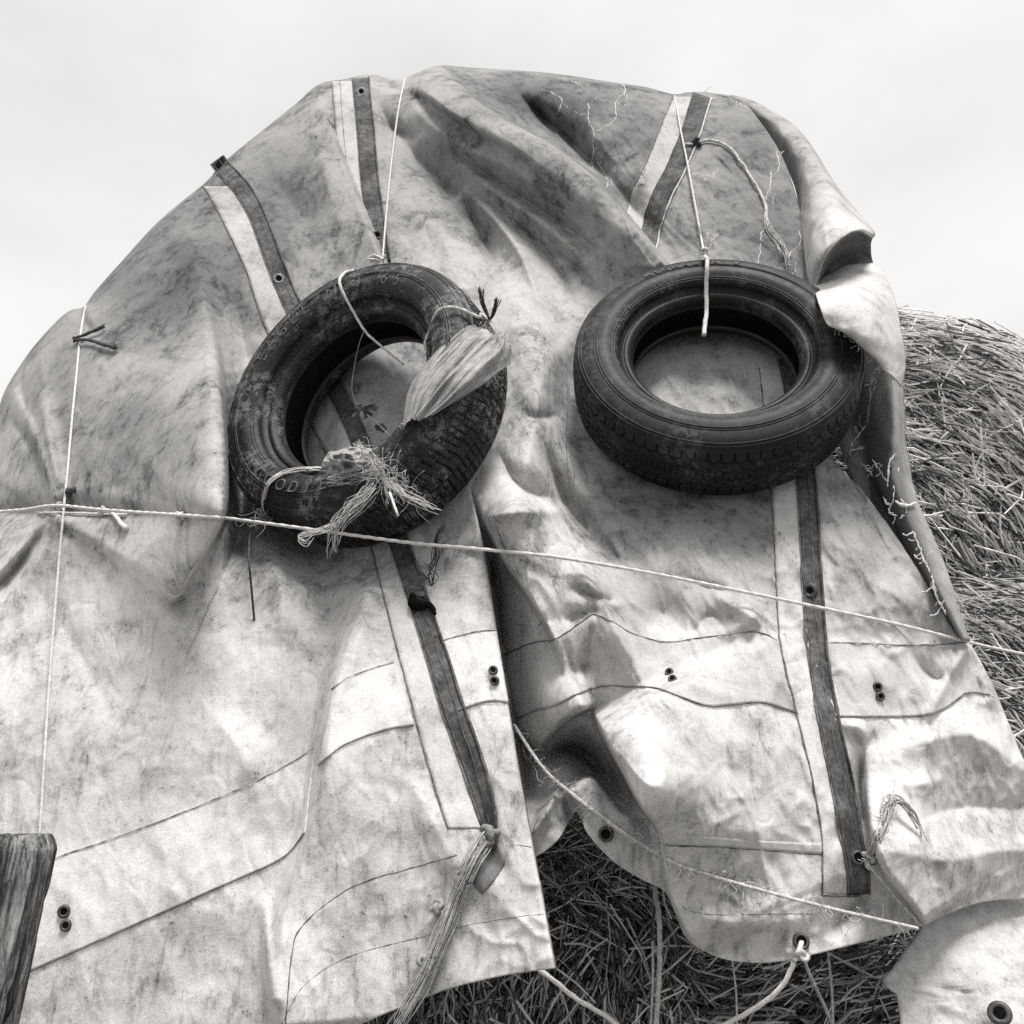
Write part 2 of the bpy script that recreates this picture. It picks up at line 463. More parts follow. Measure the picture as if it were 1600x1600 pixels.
R_ONLY = [
    Cliff([(733, 752, 0), (745, 790, .05), (768, 838, .09), (795, 888, .10), (824, 930, .09), (850, 972, .07), (872, 1020, .04), (890, 1075, 0)], 90, -1, 5),
    Ridge([(735, 760, 0), (748, 810, -.09), (765, 890, -.18), (780, 980, -.18), (792, 1060, -.14), (805, 1140, -.16), (820, 1230, -.14)], 34, 30),
    Ridge([(860, 830, .02), (905, 890, .045), (940, 935, .06), (962, 985, .06), (1000, 1055, .045), (1040, 1135, .0)], 44, 20, 1.15),
    Ridge([(895, 922, -.01), (925, 930, -.03), (950, 940, -.03)], 10),
    Ridge([(885, 965, -.015), (930, 955, -.025)], 14),
    Ridge([(880, 1000, 0), (895, 1040, -.025), (925, 1040, -.02)], 14),
    Ridge([(925, 985, -.02), (918, 1020, -.02), (905, 1060, 0)], 9),
    Ridge([(830, 975, 0), (845, 978, -.015), (850, 970, -.01)], 7),
    # dents round the twine on the flat part
    Ridge([(1062, 902, -.01), (1110, 918, -.016), (1140, 925, -.006)], 9),
    Ridge([(1112, 918, .006), (1140, 945, .012), (1176, 965, .016), (1200, 1000, .004)], 9),
    Ridge([(1176, 965, .014), (1145, 985, .01), (1120, 995, 0)], 9),
    Ridge([(1085, 985, -.006), (1110, 960, -.012), (1130, 975, -.01), (1142, 992, 0)], 7),
    Ridge([(1000, 950, 0), (1040, 960, -.015), (1070, 985, -.01)], 26),
    Ridge([(1120, 1020, .0), (1150, 1050, .012), (1190, 1075, 0)], 30),
    Ridge([(1030, 1040, 0), (1080, 1070, .015), (1150, 1090, .01)], 26),
    # dark recess between the two panels
    Cliff([(922, 1104, .06), (944, 1150, .17), (978, 1215, .20), (1004, 1262, .18), (1029, 1296, .11), (1036, 1340, .07), (1048, 1400, .05), (1078, 1470, .03), (1090, 1500, .02)], 150, -1, 4),
    Cliff([(838, 1180, .0), (858, 1150, .05), (888, 1122, .08), (922, 1104, .09), (935, 1102, .04)], 70, -1, 6),
    Ridge([(850, 1180, -.10), (900, 1172, -.20), (950, 1218, -.18), (992, 1268, -.06)], 36),
    Cliff([(862, 1250, .02), (890, 1232, .06), (924, 1215, .09), (950, 1244, .08), (980, 1275, .06), (1025, 1281, .02)], 60, 1, 4),
    Ridge([(867, 1241, .05), (850, 1272, .05), (826, 1310, .03)], 6, 14),
    Ridge([(880, 1235, -.03), (890, 1275, -.03)], 8),
    Ridge([(1010, 1120, 0), (1080, 1210, .02), (1120, 1330, .015)], 70),
    Ridge([(1060, 1130, 0), (1120, 1190, -.014), (1160, 1210, -.01)], 32),
    Ridge([(1090, 1270, .0), (1160, 1300, .012), (1240, 1280, 0)], 40),
    Ridge([(1070, 1420, .0), (1130, 1440, .02), (1220, 1440, .02), (1300, 1420, 0)], 34),
    Ridge([(1150, 1480, -.02), (1165, 1460, -.02), (1175, 1440, 0)], 9),
    Ridge([(1110, 1490, -.015), (1115, 1450, -.01)], 8),
    Ridge([(1215, 1490, -.01), (1225, 1462, -.02), (1235, 1440, 0)], 10),
    Ridge([(1295, 1470, .0), (1310, 1440, -.025), (1345, 1405, -.03)], 14),
    # right band crumples
    Ridge([(1420, 1015, -.01), (1440, 1045, -.03), (1468, 1062, -.03), (1488, 1040, -.01)], 16),
    Ridge([(1408, 1010, .0), (1432, 1060, .02), (1452, 1110, .01)], 11),
    Ridge([(1512, 1008, .02), (1478, 1062, .03), (1452, 1118, .01)], 13),
    Ridge([(1350, 1020, 0), (1380, 1060, .012), (1400, 1110, 0)], 22),
    Ridge([(1290, 1010, 0), (1300, 1070, -.01), (1320, 1110, 0)], 14),
    # wind-filled corner
    Cliff([(1340, 1150, 0), (1350, 1200, .03), (1352, 1250, .05), (1362, 1305, .07), (1382, 1362, .08), (1412, 1402, .07), (1442, 1446, .06), (1452, 1470, .05)], 130, -1, 7),
    Ridge([(1330, 1140, .0), (1350, 1175, -.03), (1345, 1230, -.04), (1350, 1280, -.03)], 14),
    Ridge([(1390, 1190, 0), (1440, 1160, .02), (1520, 1150, .03), (1620, 1220, .03)], 40),
    Ridge([(1420, 1290, 0), (1500, 1262, -.012), (1620, 1262, -.012)], 16),
    Ridge([(1400, 1330, .02), (1480, 1345, .03), (1560, 1330, .03), (1660, 1330, .03)], 40),
    Ridge([(1400, 1230, 0), (1440, 1225, .02), (1480, 1215, 0)], 20),
    Ridge([(1310, 1130, .01), (1345, 1140, .02), (1350, 1170, .01)], 9),
    Ridge([(1300, 960, 0), (1310, 900, .012), (1306, 850, .006)], 14),
    Ridge([(1340, 900, 0), (1400, 930, .01), (1460, 960, 0)], 16),
    Ridge([(1330, 840, .012), (1380, 900, .014), (1440, 960, .01)], 60),
    Ridge([(1440, 985, -.01), (1480, 994, -.012), (1505, 1000, 0)], 12),
]

def tyre_frame(u, v, d, n_loc):
    C = pix(np.array(u), np.array(v), np.array(d))
    z = CAM - C; z /= np.linalg.norm(z)
    x = np.cross(UPV, z); x /= np.linalg.norm(x); y = np.cross(z, x)
    n = n_loc[0] * x + n_loc[1] * y + n_loc[2] * z; n /= np.linalg.norm(n)
    Y = y - n * (y @ n); Y /= np.linalg.norm(Y)
    return C, np.cross(Y, n), Y, n
TYRE_A = (569, 629, 1.96, (-.565, .50, .656)); TYRE_B = (1116, 579, 2.02, (.07, .73, .68))
TYRE_SEATS = [(tyre_frame(*TYRE_A), .293, .088), (tyre_frame(*TYRE_B), .289, .079)]
def seat(u, v, d):
    """cloth pressed back where a tyre rests on it"""
    D = FWD + ((u - 800) / F)[..., None] * RGT + ((800 - v) / F)[..., None] * UPV
    for (C, X, Y, N), Ro, h in TYRE_SEATS:
        O = C - N * (h * 1.06)
        t = ((O - CAM) @ N) / (D @ N)
        Q = CAM + t[..., None] * D - O
        r = np.hypot(Q @ X, Q @ Y)
        k = (1 - sstep(r, Ro * .98, Ro * 1.30)) * sstep(r, Ro * .36, Ro * .58)
        need = t + .004 - d
        push = np.where(need > .03, need, np.where(need > -.03, (need + .03) ** 2 / .12, 0))
        d = d + push * k
    return d
UNDER = {'Ru': (0,), 'Lu': (32,)}
def depth(u, v, which):
    skip = UNDER.get(which, ()); which = which[0]
    u = np.asarray(u, float); v = np.asarray(v, float)
    d = np.polyval(_pf, v)
    d = d + 0.30 * np.clip((330 - u) / 400, 0, 1.3) ** 2 * (0.15 + 0.85 * sstep(-v, -1200, -600))
    d = d + 0.16 * np.clip((u - 1230) / 370, 0, 1.4) ** 2
    # belly of the bales under the cloth
    d = d - 0.07 * np.exp(-(((u - 200) / 230) ** 2 + ((v - 660) / 230) ** 2))
    d = d - 0.05 * np.exp(-(((u - 1090) / 240) ** 2 + ((v - 1240) / 190) ** 2))
    d = d + 0.05 * np.exp(-(((u - 470) / 150) ** 2 + ((v - 700) / 200) ** 2))
    # rounding over the top edge
    sil = SIL_L if which == 'L' else SIL_R
    ds, _, _ = polydist(u, v, sil)
    d = d + 0.20 * (1 - np.sqrt(np.clip(1 - (1 - np.clip(ds / 95, 0, 1)) ** 2, 0, 1)))
    h = np.zeros(u.shape)
    for i_, f in enumerate(SHARED):
        if i_ in skip: continue
        h += 1.6 * bounded(f, u, v, 3.6 * f.reach)
    k = sstep(v, 742, 800) if which == 'R' else 1.0
    for f in (L_ONLY if which == 'L' else R_ONLY):
        h += 1.35 * bounded(f, u, v, 3.6 * f.reach) * (k if which == 'R' else 1.0)
    # general crumpling, in cloth scale
    sc = np.clip(d, 1.3, 3.2) / 1.9
    U = u * sc; V = v * sc
    rough = 0.25 + 0.75 * sstep(u + 0.15 * v, 800, 1150)
    h += 0.015 * fbm(U / 170, V / 210, 2)
    h += 0.012 * rough * fbm(U / 52 + 31, V / 60 + 7, 3)
    cr = 1 - np.abs(2 * fbm(U / 85 + 3 + 0.6 * fbm(V / 60, U / 60, 2), V / 120 + 12, 2)) * 2.6
    h += 0.006 * rough * np.clip(cr, 0, 1) ** 3
    cr2 = 1 - np.abs(2 * fbm(U / 38 + 53, V / 46 + 22, 2)) * 2.8
    h += 0.004 * rough * np.clip(cr2, 0, 1) ** 2
    # stiff creases: straight-ish facets meeting in sharp lines
    for k_, (ang, sc_, am) in enumerate(((.7, 95, .012), (2.0, 70, .011), (1.2, 46, .008), (2.7, 34, .0055), (.2, 22, .003))):
        p = U * math.cos(ang) + V * math.sin(ang); q = -U * math.sin(ang) + V * math.cos(ang)
        n_ = fbm(p / sc_ + 7 * k_ + .5 * fbm(q / sc_, p / sc_ + k_, 2), q / (sc_ * 2.6) + 3 * k_, 2)
        h += am * (.28 + .72 * rough) * (.5 - np.abs(n_) * 2.0)
    return seat(u, v, d - h)

# ---- weathering: how pale the cloth is and how mottled
BLOBS = [  # x, y, rx, ry, strength of the grey: stains, and shade painted into some hollows
    (330, 400, 150, 90, .14), (230, 480, 120, 70, .12), (440, 300, 60, 90, .14), (120, 640, 60, 100, .06), (220, 660, 60, 60, .12), (160, 720, 90, 50, .08), (90, 590, 40, 60, .08),
    (300, 690, 50, 60, .05), (690, 250, 60, 60, .10), (720, 320, 30, 40, .10), (760, 360, 20, 60, .08), (800, 150, 70, 30, .08), (900, 190, 60, 60, .10),
    (850, 160, 120, 40, .08), (1000, 210, 40, 40, .10), (1170, 220, 50, 60, .08), (1180, 330, 60, 80, .08), (1220, 400, 40, 60, .10), (960, 290, 30, 30, .10),
    (400, 940, 90, 80, .10), (480, 1030, 60, 50, .10), (350, 1050, 60, 40, .07), (440, 1100, 60, 60, .08), (20, 1190, 30, 40, .14), (110, 1220, 40, 30, .10), (250, 1220, 60, 40, .10),
    (220, 1240, 30, 20, .10), (330, 1460, 80, 50, .13), (230, 1540, 40, 70, .08), (420, 1370, 40, 40, .08), (530, 1160, 70, 30, .07), (600, 1200, 60, 40, .06), (640, 1190, 20, 12, .12),
    (430, 1240, 50, 30, .06), (520, 1290, 50, 70, .05), (985, 850, 80, 70, .14), (1040, 930, 60, 30, .14), (1120, 970, 40, 25, .14), (1150, 850, 80, 60, .10), (1010, 960, 60, 30, .10),
    (1360, 880, 60, 60, .10), (1430, 960, 40, 30, .10), (1340, 960, 40, 30, .08), (1090, 1170, 60, 40, .12), (1150, 1200, 50, 30, .10), (1050, 1150, 40, 30, .08), (1180, 1140, 20, 16, .14),
    (1150, 1330, 80, 40, .06), (1240, 1290, 40, 40, .06), (960, 950, 14, 12, .2), (880, 1190, 60, 60, .08), (950, 1340, 40, 30, .08), (1090, 1440, 20, 20, .10),
    (1340, 1150, 40, 30, .10), (1330, 1190, 30, 30, .08), (1450, 1050, 30, 20, .10), (1440, 1200, 90, 50, .05), (880, 720, 30, 60, .05), (640, 1000, 30, 60, .04),
]
def tone_dirt(u, v, which):
    t = 0.35 + 0.12 * sstep(v, 300, 800) + 0.205 * sstep(v, 790, 900)
    if which == 'L':
        t -= 0.04 * sstep(-u, -520, -260) * sstep(-v, -780, -720)
        t += 0.06 * sstep(u, 600, 700) * sstep(v, 200, 420) * sstep(-v, -800, -760)
        t += 0.03 * sstep(v, 805, 830) * sstep(-u, -380, -300) * sstep(-v, -1000, -900)
    else:
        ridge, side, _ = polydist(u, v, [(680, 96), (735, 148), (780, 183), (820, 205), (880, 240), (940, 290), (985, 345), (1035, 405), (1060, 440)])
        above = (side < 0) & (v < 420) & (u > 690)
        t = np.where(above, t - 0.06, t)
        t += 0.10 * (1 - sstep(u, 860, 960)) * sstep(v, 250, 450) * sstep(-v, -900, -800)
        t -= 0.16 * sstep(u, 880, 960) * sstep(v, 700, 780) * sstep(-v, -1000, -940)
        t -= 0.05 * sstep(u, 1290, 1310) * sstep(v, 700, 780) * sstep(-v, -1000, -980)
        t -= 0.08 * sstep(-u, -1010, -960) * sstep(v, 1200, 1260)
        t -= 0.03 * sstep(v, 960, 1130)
    wob = 40 * fbm(u / 70, v / 70, 3)
    for (x, y, rx, ry, s) in BLOBS:
        q = ((u + wob - x) / rx) ** 2 + ((v + wob - y) / ry) ** 2
        t = t - 1.1 * s * np.exp(-q * 1.2)
    dirt = 1.3 - 0.3 * sstep(v, 780, 1000)
    # lower stitched strip along the hems is paler
    return np.clip(t, 0.12, 0.8), dirt

tarp = empty('tarpaulin', 'large weathered canvas tarpaulin roped over the straw bale stack', 'tarpaulin')
tarp_origin = pix(800, 1500, 1.6)

def coons(T, B, Lf, Rt):
    ns = len(T); n_t = len(Lf)
    s = np.linspace(0, 1, ns)[None, :, None]; t = np.linspace(0, 1, n_t)[:, None, None]
    return ((1 - t) * T[None] + t * B[None] + (1 - s) * Lf[:, None] + s * Rt[:, None]
            - ((1 - s) * (1 - t) * T[0] + s * (1 - t) * T[-1] + (1 - s) * t * B[0] + s * t * B[-1]))

N1, N2 = 200, 270
NSL, NSR = 440, 330
up = catmull(UPPER, N1)
lr = np.vstack([up, catmull(L_LOW, N2 + 1)[1:]])
rl = np.vstack([up, catmull(R_LOW, N2 + 1)[1:]])
NR = N1 + N2
gL = coons(catmull(SIL_L, NSL), catmull(L_BOT, NSL), catmull([(-420, 1560), (-425, 1700), (-420, 1830)], NR), lr)
gR = coons(catmull(SIL_R, NSR), catmull(R_BOT, NSR), rl, catmull(R_RIGHT, NR))

def skirt_rows(g, d):
    """the cloth running on over the top and down behind"""
    u, v = g[0, :, 0], g[0, :, 1]
    P = pix(u, v, d[0]); ray = P - CAM; ray /= np.linalg.norm(ray, axis=1)[:, None]
    o = np.stack([u - 800, v - 950], 1); o /= np.linalg.norm(o, axis=1)[:, None]
    out = o[:, :1] * RGT - o[:, 1:] * UPV
    rows = [P + a * ray - b * out for a, b in ((1.2, 1.1), (.9, .62), (.6, .32), (.36, .15), (.18, .05), (.07, .012))]
    return np.stack(rows)

def sheet_arrays(g, which):
    u, v = g[..., 0], g[..., 1]
    d = depth(u, v, which)
    P = pix(u, v, d)
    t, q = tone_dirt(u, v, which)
    sk = skirt_rows(g, d)
    P = np.concatenate([sk, P]); k = len(sk)
    t = np.concatenate([np.repeat(t[:1], k, 0), t]); q = np.concatenate([np.repeat(q[:1], k, 0), q])
    return P, t, q

PL, tL, qL = sheet_arrays(gL, 'L')
PR, tR, qR = sheet_arrays(gR, 'R')
K = PL.shape[0] - NR
# above the slit the two panels are one cloth: average the shared column
for r in range(K + N1):
    m = 0.5 * (PL[r, -1] + PR[r, 0]); PL[r, -1] = m; PR[r, 0] = m
    tt = 0.5 * (tL[r, -1] + tR[r, 0]); tL[r, -1] = tt; tR[r, 0] = tt
nL = PL.shape[0] * NSL
idL = np.arange(nL).reshape(PL.shape[:2])
idR = (np.arange(PR.shape[0] * NSR) + nL).reshape(PR.shape[:2])
idR[:K + N1, 0] = idL[:K + N1, -1]
def faces_from_ids(ids):
    return np.stack([ids[:-1, :-1], ids[1:, :-1], ids[1:, 1:], ids[:-1, 1:]], -1).reshape(-1, 4)
V = np.vstack([PL.reshape(-1, 3), PR.reshape(-1, 3)])
Fc = np.vstack([faces_from_ids(idL), faces_from_ids(idR)])
used = np.unique(Fc); remap = -np.ones(len(V), int); remap[used] = np.arange(len(used))
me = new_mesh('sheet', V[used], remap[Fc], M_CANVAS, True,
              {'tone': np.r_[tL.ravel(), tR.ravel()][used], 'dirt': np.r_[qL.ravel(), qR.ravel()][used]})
sheet = link('sheet', me, tarp)
so = sheet.modifiers.new('thickness', 'SOLIDIFY'); so.thickness = 0.003; so.offset = 0

# ---- points lying on the cloth
def on(u, v, which, off=0.004):
    u = np.asarray(u, float); v = np.asarray(v, float)
    d = depth(u, v, which)
    e = 2.0
    P = pix(u, v, d)
    Pu = pix(u + e, v, depth(u + e, v, which)) - pix(u - e, v, depth(u - e, v, which))
    Pv = pix(u, v + e, depth(u, v + e, which)) - pix(u, v - e, depth(u, v - e, which))
    n = np.cross(Pv, Pu); n /= np.linalg.norm(n, axis=-1)[..., None] + 1e-12
    toc = CAM - P; toc /= np.linalg.norm(toc, axis=-1)[..., None]
    s = np.sign((n * toc).sum(-1))[..., None]
    n = n * s
    n = n * 0.5 + toc * 0.5; n /= np.linalg.norm(n, axis=-1)[..., None]
    return P + off * n, n

def strip_between(A, B, which, name, mat, off, nc=8, lip=0.004, parent=None, tone=None, dirt=0.6, step=3.0):
    """a cloth piece lying on the sheet between two picture-space edges"""
    A = np.array(A, float); B = np.array(B, float)
    LA = np.linalg.norm(np.diff(A, axis=0), axis=1).sum()
    n = int(max(8, LA / step))
    a = catmull(A, n); b = catmull(B, n)
    s = np.linspace(0, 1, nc)[None, :, None]
    g = a[:, None] * (1 - s) + b[:, None] * s
    jit = 0.6 * fbm(g[..., 0] / 9, g[..., 1] / 9, 2)
    g = g + jit[..., None]
    P, nrm = on(g[..., 0], g[..., 1], which, off)
    # tucked rim so the piece has an edge of its own
    lowP = P - nrm * lip
    ring = np.r_[[(0, c) for c in range(nc)], [(r, nc - 1) for r in range(1, n)], [(n - 1, c) for c in range(nc - 2, -1, -1)], [(r, 0) for r in range(n - 2, 0, -1)]]
    top_i = ring[:, 0] * nc + ring[:, 1]
    low = lowP[ring[:, 0], ring[:, 1]]
    V = np.vstack([P.reshape(-1, 3), low]); base = n * nc; m = len(ring)
    Fc = grid_faces(n, nc)[:, ::-1].tolist()
    for i in range(m):
        j = (i + 1) % m
        Fc.append([int(top_i[i]), int(top_i[j]), base + j, base + i])
    at = None
    if tone is not None:
        tv = tone(g[..., 0], g[..., 1]).ravel() if callable(tone) else np.full(n * nc, tone)
        at = {'tone': np.r_[tv, tv[top_i]], 'dirt': np.full(len(V), dirt)}
    me = new_mesh(name, V, Fc, mat, True, at)
    return link(name, me, parent or tarp)

def strap_edges(path):
    P = catmull(path, 60)
    T = np.gradient(P[:, :2], axis=0); T /= np.linalg.norm(T, axis=1)[:, None]
    N = np.stack([-T[:, 1], T[:, 0]], 1)
    w = P[:, 2:3]
    return P[:, :2] + N * w / 2, P[:, :2] - N * w / 2

def seam(path, which, name='seam', r=0.0008, mat=None, off=0.0012, parent=None, step=4):
    P = np.array(path, float)
    L = np.linalg.norm(np.diff(P, axis=0), axis=1).sum()
    c = catmull(P, int(max(6, L / step)))
    c = c + np.stack([1.2 * fbm(c[:, 0] / 14, c[:, 1] / 14, 2), 1.2 * fbm(c[:, 1] / 14, c[:, 0] / 14, 2)], 1)
    Q, n = on(c[:, 0], c[:, 1], which, off)
    rr = r * (0.35 + 1.1 * np.clip(fbm(c[:, 0] / 11, c[:, 1] / 11, 2) + 0.5, 0, 1))
    g = Geo(); g.tube(Q, rr, sides=5)
    return link(name, g.mesh(name, mat or M_THREAD), parent or tarp)

# ---- pale stitched bands (each a strip of canvas sewn on)
BAND_TONE = 0.70
def band(A, B, which):
    return strip_between(A, B, which, 'reinforcing_band', M_BAND, 0.0034, nc=max(8, int(np.hypot(*(np.array(A[0]) - np.array(B[0]))) / 4)), lip=0.003, tone=BAND_TONE if which == 'L' else .55, dirt=0.7)
b1_top = [(-300, 1492), (-40, 1392), (85, 1342), (200, 1302), (330, 1252), (430, 1206), (494, 1168)]
b1_bot = [(-300, 1664), (-40, 1552), (50, 1516), (200, 1450), (330, 1392), (440, 1342), (478, 1302)]
band(b1_top, b1_bot, 'L')
b2_top = [(520, 1078), (545, 1058), (575, 1047), (617, 1035)]
b2_bot = [(499, 1196), (536, 1166), (599, 1142), (647, 1133)]
band(b2_top, b2_bot, 'L')
b3_top = [(688, 1003), (715, 994), (745, 988), (774, 985)]
b3_bot = [(716, 1112), (745, 1101), (770, 1096), (793, 1098)]
band(b3_top, b3_bot, 'L')
b4_top = [(786, 1024), (830, 1006), (868, 998), (905, 975), (935, 962), (985, 990), (1040, 1004), (1080, 1000), (1130, 993), (1180, 987), (1214, 1002)]
b4_bot = [(808, 1123), (840, 1110), (870, 1102), (905, 1085), (935, 1074), (965, 1072), (1030, 1079), (1100, 1103), (1140, 1102), (1190, 1099), (1243, 1114)]
band(b4_top, b4_bot, 'R')
b5_top = [(1291, 1004), (1340, 1005), (1400, 1008), (1460, 1008), (1508, 1005)]
b5_bot = [(1306, 1121), (1360, 1121), (1440, 1119), (1478, 1106), (1510, 1084), (1545, 1086)]
band(b5_top, b5_bot, 'R')
for p in (b1_top, b1_bot, b2_top, b2_bot, b3_top, b3_bot): seam(p, 'L', off=0.0046)
for p in (b4_top, b4_bot, b5_top, b5_bot): seam(p, 'R', off=0.0046)
seam([(1545, 1086), (1565, 1096), (1582, 1112)], 'R')
# hem lines
seam([(446, 1600), (455, 1500), (470, 1450), (530, 1398), (580, 1374), (630, 1360), (714, 1336)], 'L', r=0.0012)
seam([(440, 1600), (475, 1540), (545, 1495), (650, 1466), (730, 1446), (800, 1434), (852, 1428)], 'L')
seam([(797, 1320), (812, 1321), (830, 1324)], 'L')
seam([(1032, 1316), (1045, 1320), (1120, 1323), (1200, 1329), (1290, 1336)], 'R', r=0.0014)
seam([(1060, 1410), (1080, 1424), (1130, 1430), (1200, 1428), (1270, 1428)], 'R')
strip_between([(1034, 1300), (1045, 1304), (1120, 1308), (1200, 1314), (1289, 1318)], [(1034, 1316), (1045, 1319), (1120, 1322), (1200, 1328), (1289, 1335)], 'R', 'hem_tape', M_BAND, 0.002, 5, 0.003, tone=0.52, dirt=0.5)

# ---- webbing straps with a pale tape alongside and a corded edge
def strap(path, which, tape_left=None, tape_tone=None, cord=True, cordmat=None, tape_line=None, stitch=True):
    A, B = strap_edges(path)
    s = strip_between(A, B, which, 'webbing_strap', M_STRAP, 0.0042, nc=7, lip=0.005, step=4)
    s['label'] = 'dark webbing strap sewn along the canvas'
    if tape_left is not None:
        n = len(A)
        tl = catmull(tape_left, 60)
        # the tape runs from its own left edge to just under the strap
        q = np.linspace(0, 1, 60)
        ra = A + 0.12 * (B - A)
        tlen = np.linalg.norm(np.diff(A, axis=0), axis=1); sA = np.r_[0, np.cumsum(tlen)]
        v0, v1 = tape_left[0][1], tape_left[-1][1]
        vv = tl[:, 1]
        rr = np.stack([np.interp(vv, ra[:, 1], ra[:, 0]), vv], 1)
        strip_between(tl, rr, which, 'edge_tape', M_BAND, 0.0028, 8, 0.0035, tone=lambda u, v: 0.47 + 0.19 * sstep(v, 450, 1050), dirt=0.8, step=4)
        seam(tape_left, which, off=0.0036, r=0.0012)
        if tape_line: seam(tape_line, which, off=0.004, r=0.0007)
    if cord:
        c = B
        Q, n = on(c[:, 0], c[:, 1], which, 0.006)
        Q = catmull(np.column_stack([Q]), 140) if False else Q
        g = Geo(); g.tube(Q, 0.0025, sides=8, lobes=2, twist=500, lobe=0.12)
        link('cord_edge', g.mesh('cord_edge', cordmat or M_STRAP), s)
    if stitch:
        for f in (0.02, 0.16, 0.62, 0.98):
            c = A + f * (B - A)
            Q, n = on(c[:, 0], c[:, 1], which, 0.0052)
            g = Geo(); g.tube(Q, 0.0013 if f in (0.02, 0.98) else 0.0008, sides=4)
            link('stitching', g.mesh('stitching', M_THREAD), s)
    return s

s1 = [(338, 250, 24), (352, 268, 25), (375, 292, 26), (398, 330, 26), (416, 375, 27), (434, 425, 27), (458, 480, 27), (500, 562, 27), (545, 650, 27), (585, 750, 28), (622, 845, 30), (650, 930, 31), (680, 1020, 34), (708, 1110, 36), (736, 1190, 37), (757, 1258, 34), (766, 1302, 24)]
t1 = [(318, 292), (340, 330), (362, 375), (385, 425), (408, 495), (450, 590), (495, 680), (545, 770), (577, 845), (592, 905), (611, 980), (640, 1088), (660, 1165), (682, 1240), (700, 1295), (714, 1338)]
strapA = strap(s1, 'L', t1[:15], 0.66, cordmat=M_STRAP)
s2 = [(563, 123, 26), (566, 160, 26), (571, 210, 27), (577, 280, 28), (586, 345, 28), (597, 412, 26)]
strapB = strap(s2, 'Lu', [(518, 128), (522, 170), (526, 220), (534, 275), (544, 330), (556, 380)], 0.66, tape_line=[(531, 126), (534, 170), (538, 220), (546, 290)])
s3 = [(1097, 150, 30), (1090, 172, 30), (1080, 205, 30), (1066, 240, 30), (1052, 272, 30), (1036, 302, 30), (1024, 335, 30), (1012, 378, 30), (1000, 420, 30)]
strapC = strap(s3, 'Ru', [(1052, 152), (1038, 185), (1022, 225), (1006, 265), (988, 300), (977, 340), (966, 385)], 0.58, cordmat=M_JUTE)
s4 = [(1228, 560, 28), (1246, 650, 29), (1258, 740, 30), (1264, 830, 31), (1268, 920, 32), (1274, 1000, 31), (1284, 1080, 31), (1299, 1160, 33), (1314, 1230, 34), (1326, 1300, 33), (1336, 1350, 33), (1341, 1396, 36)]
strapD = strap(s4, 'R', [(1186, 575), (1198, 680), (1206, 780), (1211, 880), (1218, 1000), (1243, 1112), (1262, 1190), (1281, 1290), (1284, 1340), (1284, 1397)], 0.66, cordmat=M_STRAP)
seam([(1219, 1003), (1228, 1060), (1246, 1116)], 'R', off=0.004, r=0.0009)
seam([(1284, 1397), (1320, 1398), (1341, 1397)], 'R', off=0.006, r=0.002)

# ---- eyelets
def frame_at(u, v, which, off=0.004):
    P, n = on(np.array([u]), np.array([v]), which, off)
    P = P[0]; n = Vector(n[0])
    x = Vector(RGT) - n * n.dot(Vector(RGT)); x.normalize()
    return P, n, x, n.cross(x)
def eyelet(u, v, rpx, which, parent, metal=None, off=0.005, hole_r=0.5, frame=None, d=None):
    P, n, x, y = frame or frame_at(u, v, which, off)
    dist = (P - CAM) @ FWD
    R = rpx * dist / F
    g = Geo()
    prof = [(hole_r * R, -0.002), (hole_r * R, 0.0012), (0.62 * R, 0.0024), (0.82 * R, 0.0024), (1.0 * R, 0.0008), (1.02 * R, -0.002)]
    th = np.linspace(0, 2 * np.pi, 24, endpoint=False)
    rows = []
    for (r, z) in prof:
        rows.append(P + r * (np.cos(th)[:, None] * np.array(x) + np.sin(th)[:, None] * np.array(y)) + z * np.array(n))
    g.add(np.vstack(rows), grid_faces(len(prof), 24, 0, True).tolist())
    e = link('eyelet', g.mesh('eyelet', metal or M_METAL), parent)
    c = P + 0.0006 * np.array(n)
    ring = c + hole_r * 1.02 * R * (np.cos(th)[:, None] * np.array(x) + np.sin(th)[:, None] * np.array(y))
    me = new_mesh('hole_disc', np.vstack([ring]), [list(range(24))], M_HOLE, False)  # black disc over the cloth, painting the dark of the opening
    if parent is tarp: link('hole_disc', me, e)
    else:
        h = link('hole_disc', me, e)
    return e
for (u, v, r) in [(771, 1049, 7.5), (774, 1064, 7.5)]: eyelet(u, v, r, 'L', tarp, off=0.007)
for (u, v, r) in [(102, 1424, 10), (105, 1446, 9)]: eyelet(u, v, r, 'L', tarp, off=0.007)
for (u, v, r) in [(1047, 1053, 7), (1052, 1064, 7), (1370, 1073, 7.5), (1373, 1089, 7.5)]: eyelet(u, v, r, 'R', tarp, off=0.007)
eyelet(565, 146, 8, 'L', strapB, M_OLDMETAL, off=0.008); eyelet(587, 369, 8, 'L', strapB, off=0.008)
eyelet(436, 438, 9, 'L', strapA, M_OLDMETAL, off=0.008)
eyelet(1267, 924, 12, 'R', strapD, off=0.009, hole_r=0.45)
eyelet(1338, 1342, 12, 'R', strapD, off=0.009, hole_r=0.6)
eyelet(1251, 1472, 13, 'R', tarp, off=0.006, hole_r=0.6)
eyelet(947, 1303, 12, 'R', tarp, off=0.008, hole_r=0.75)

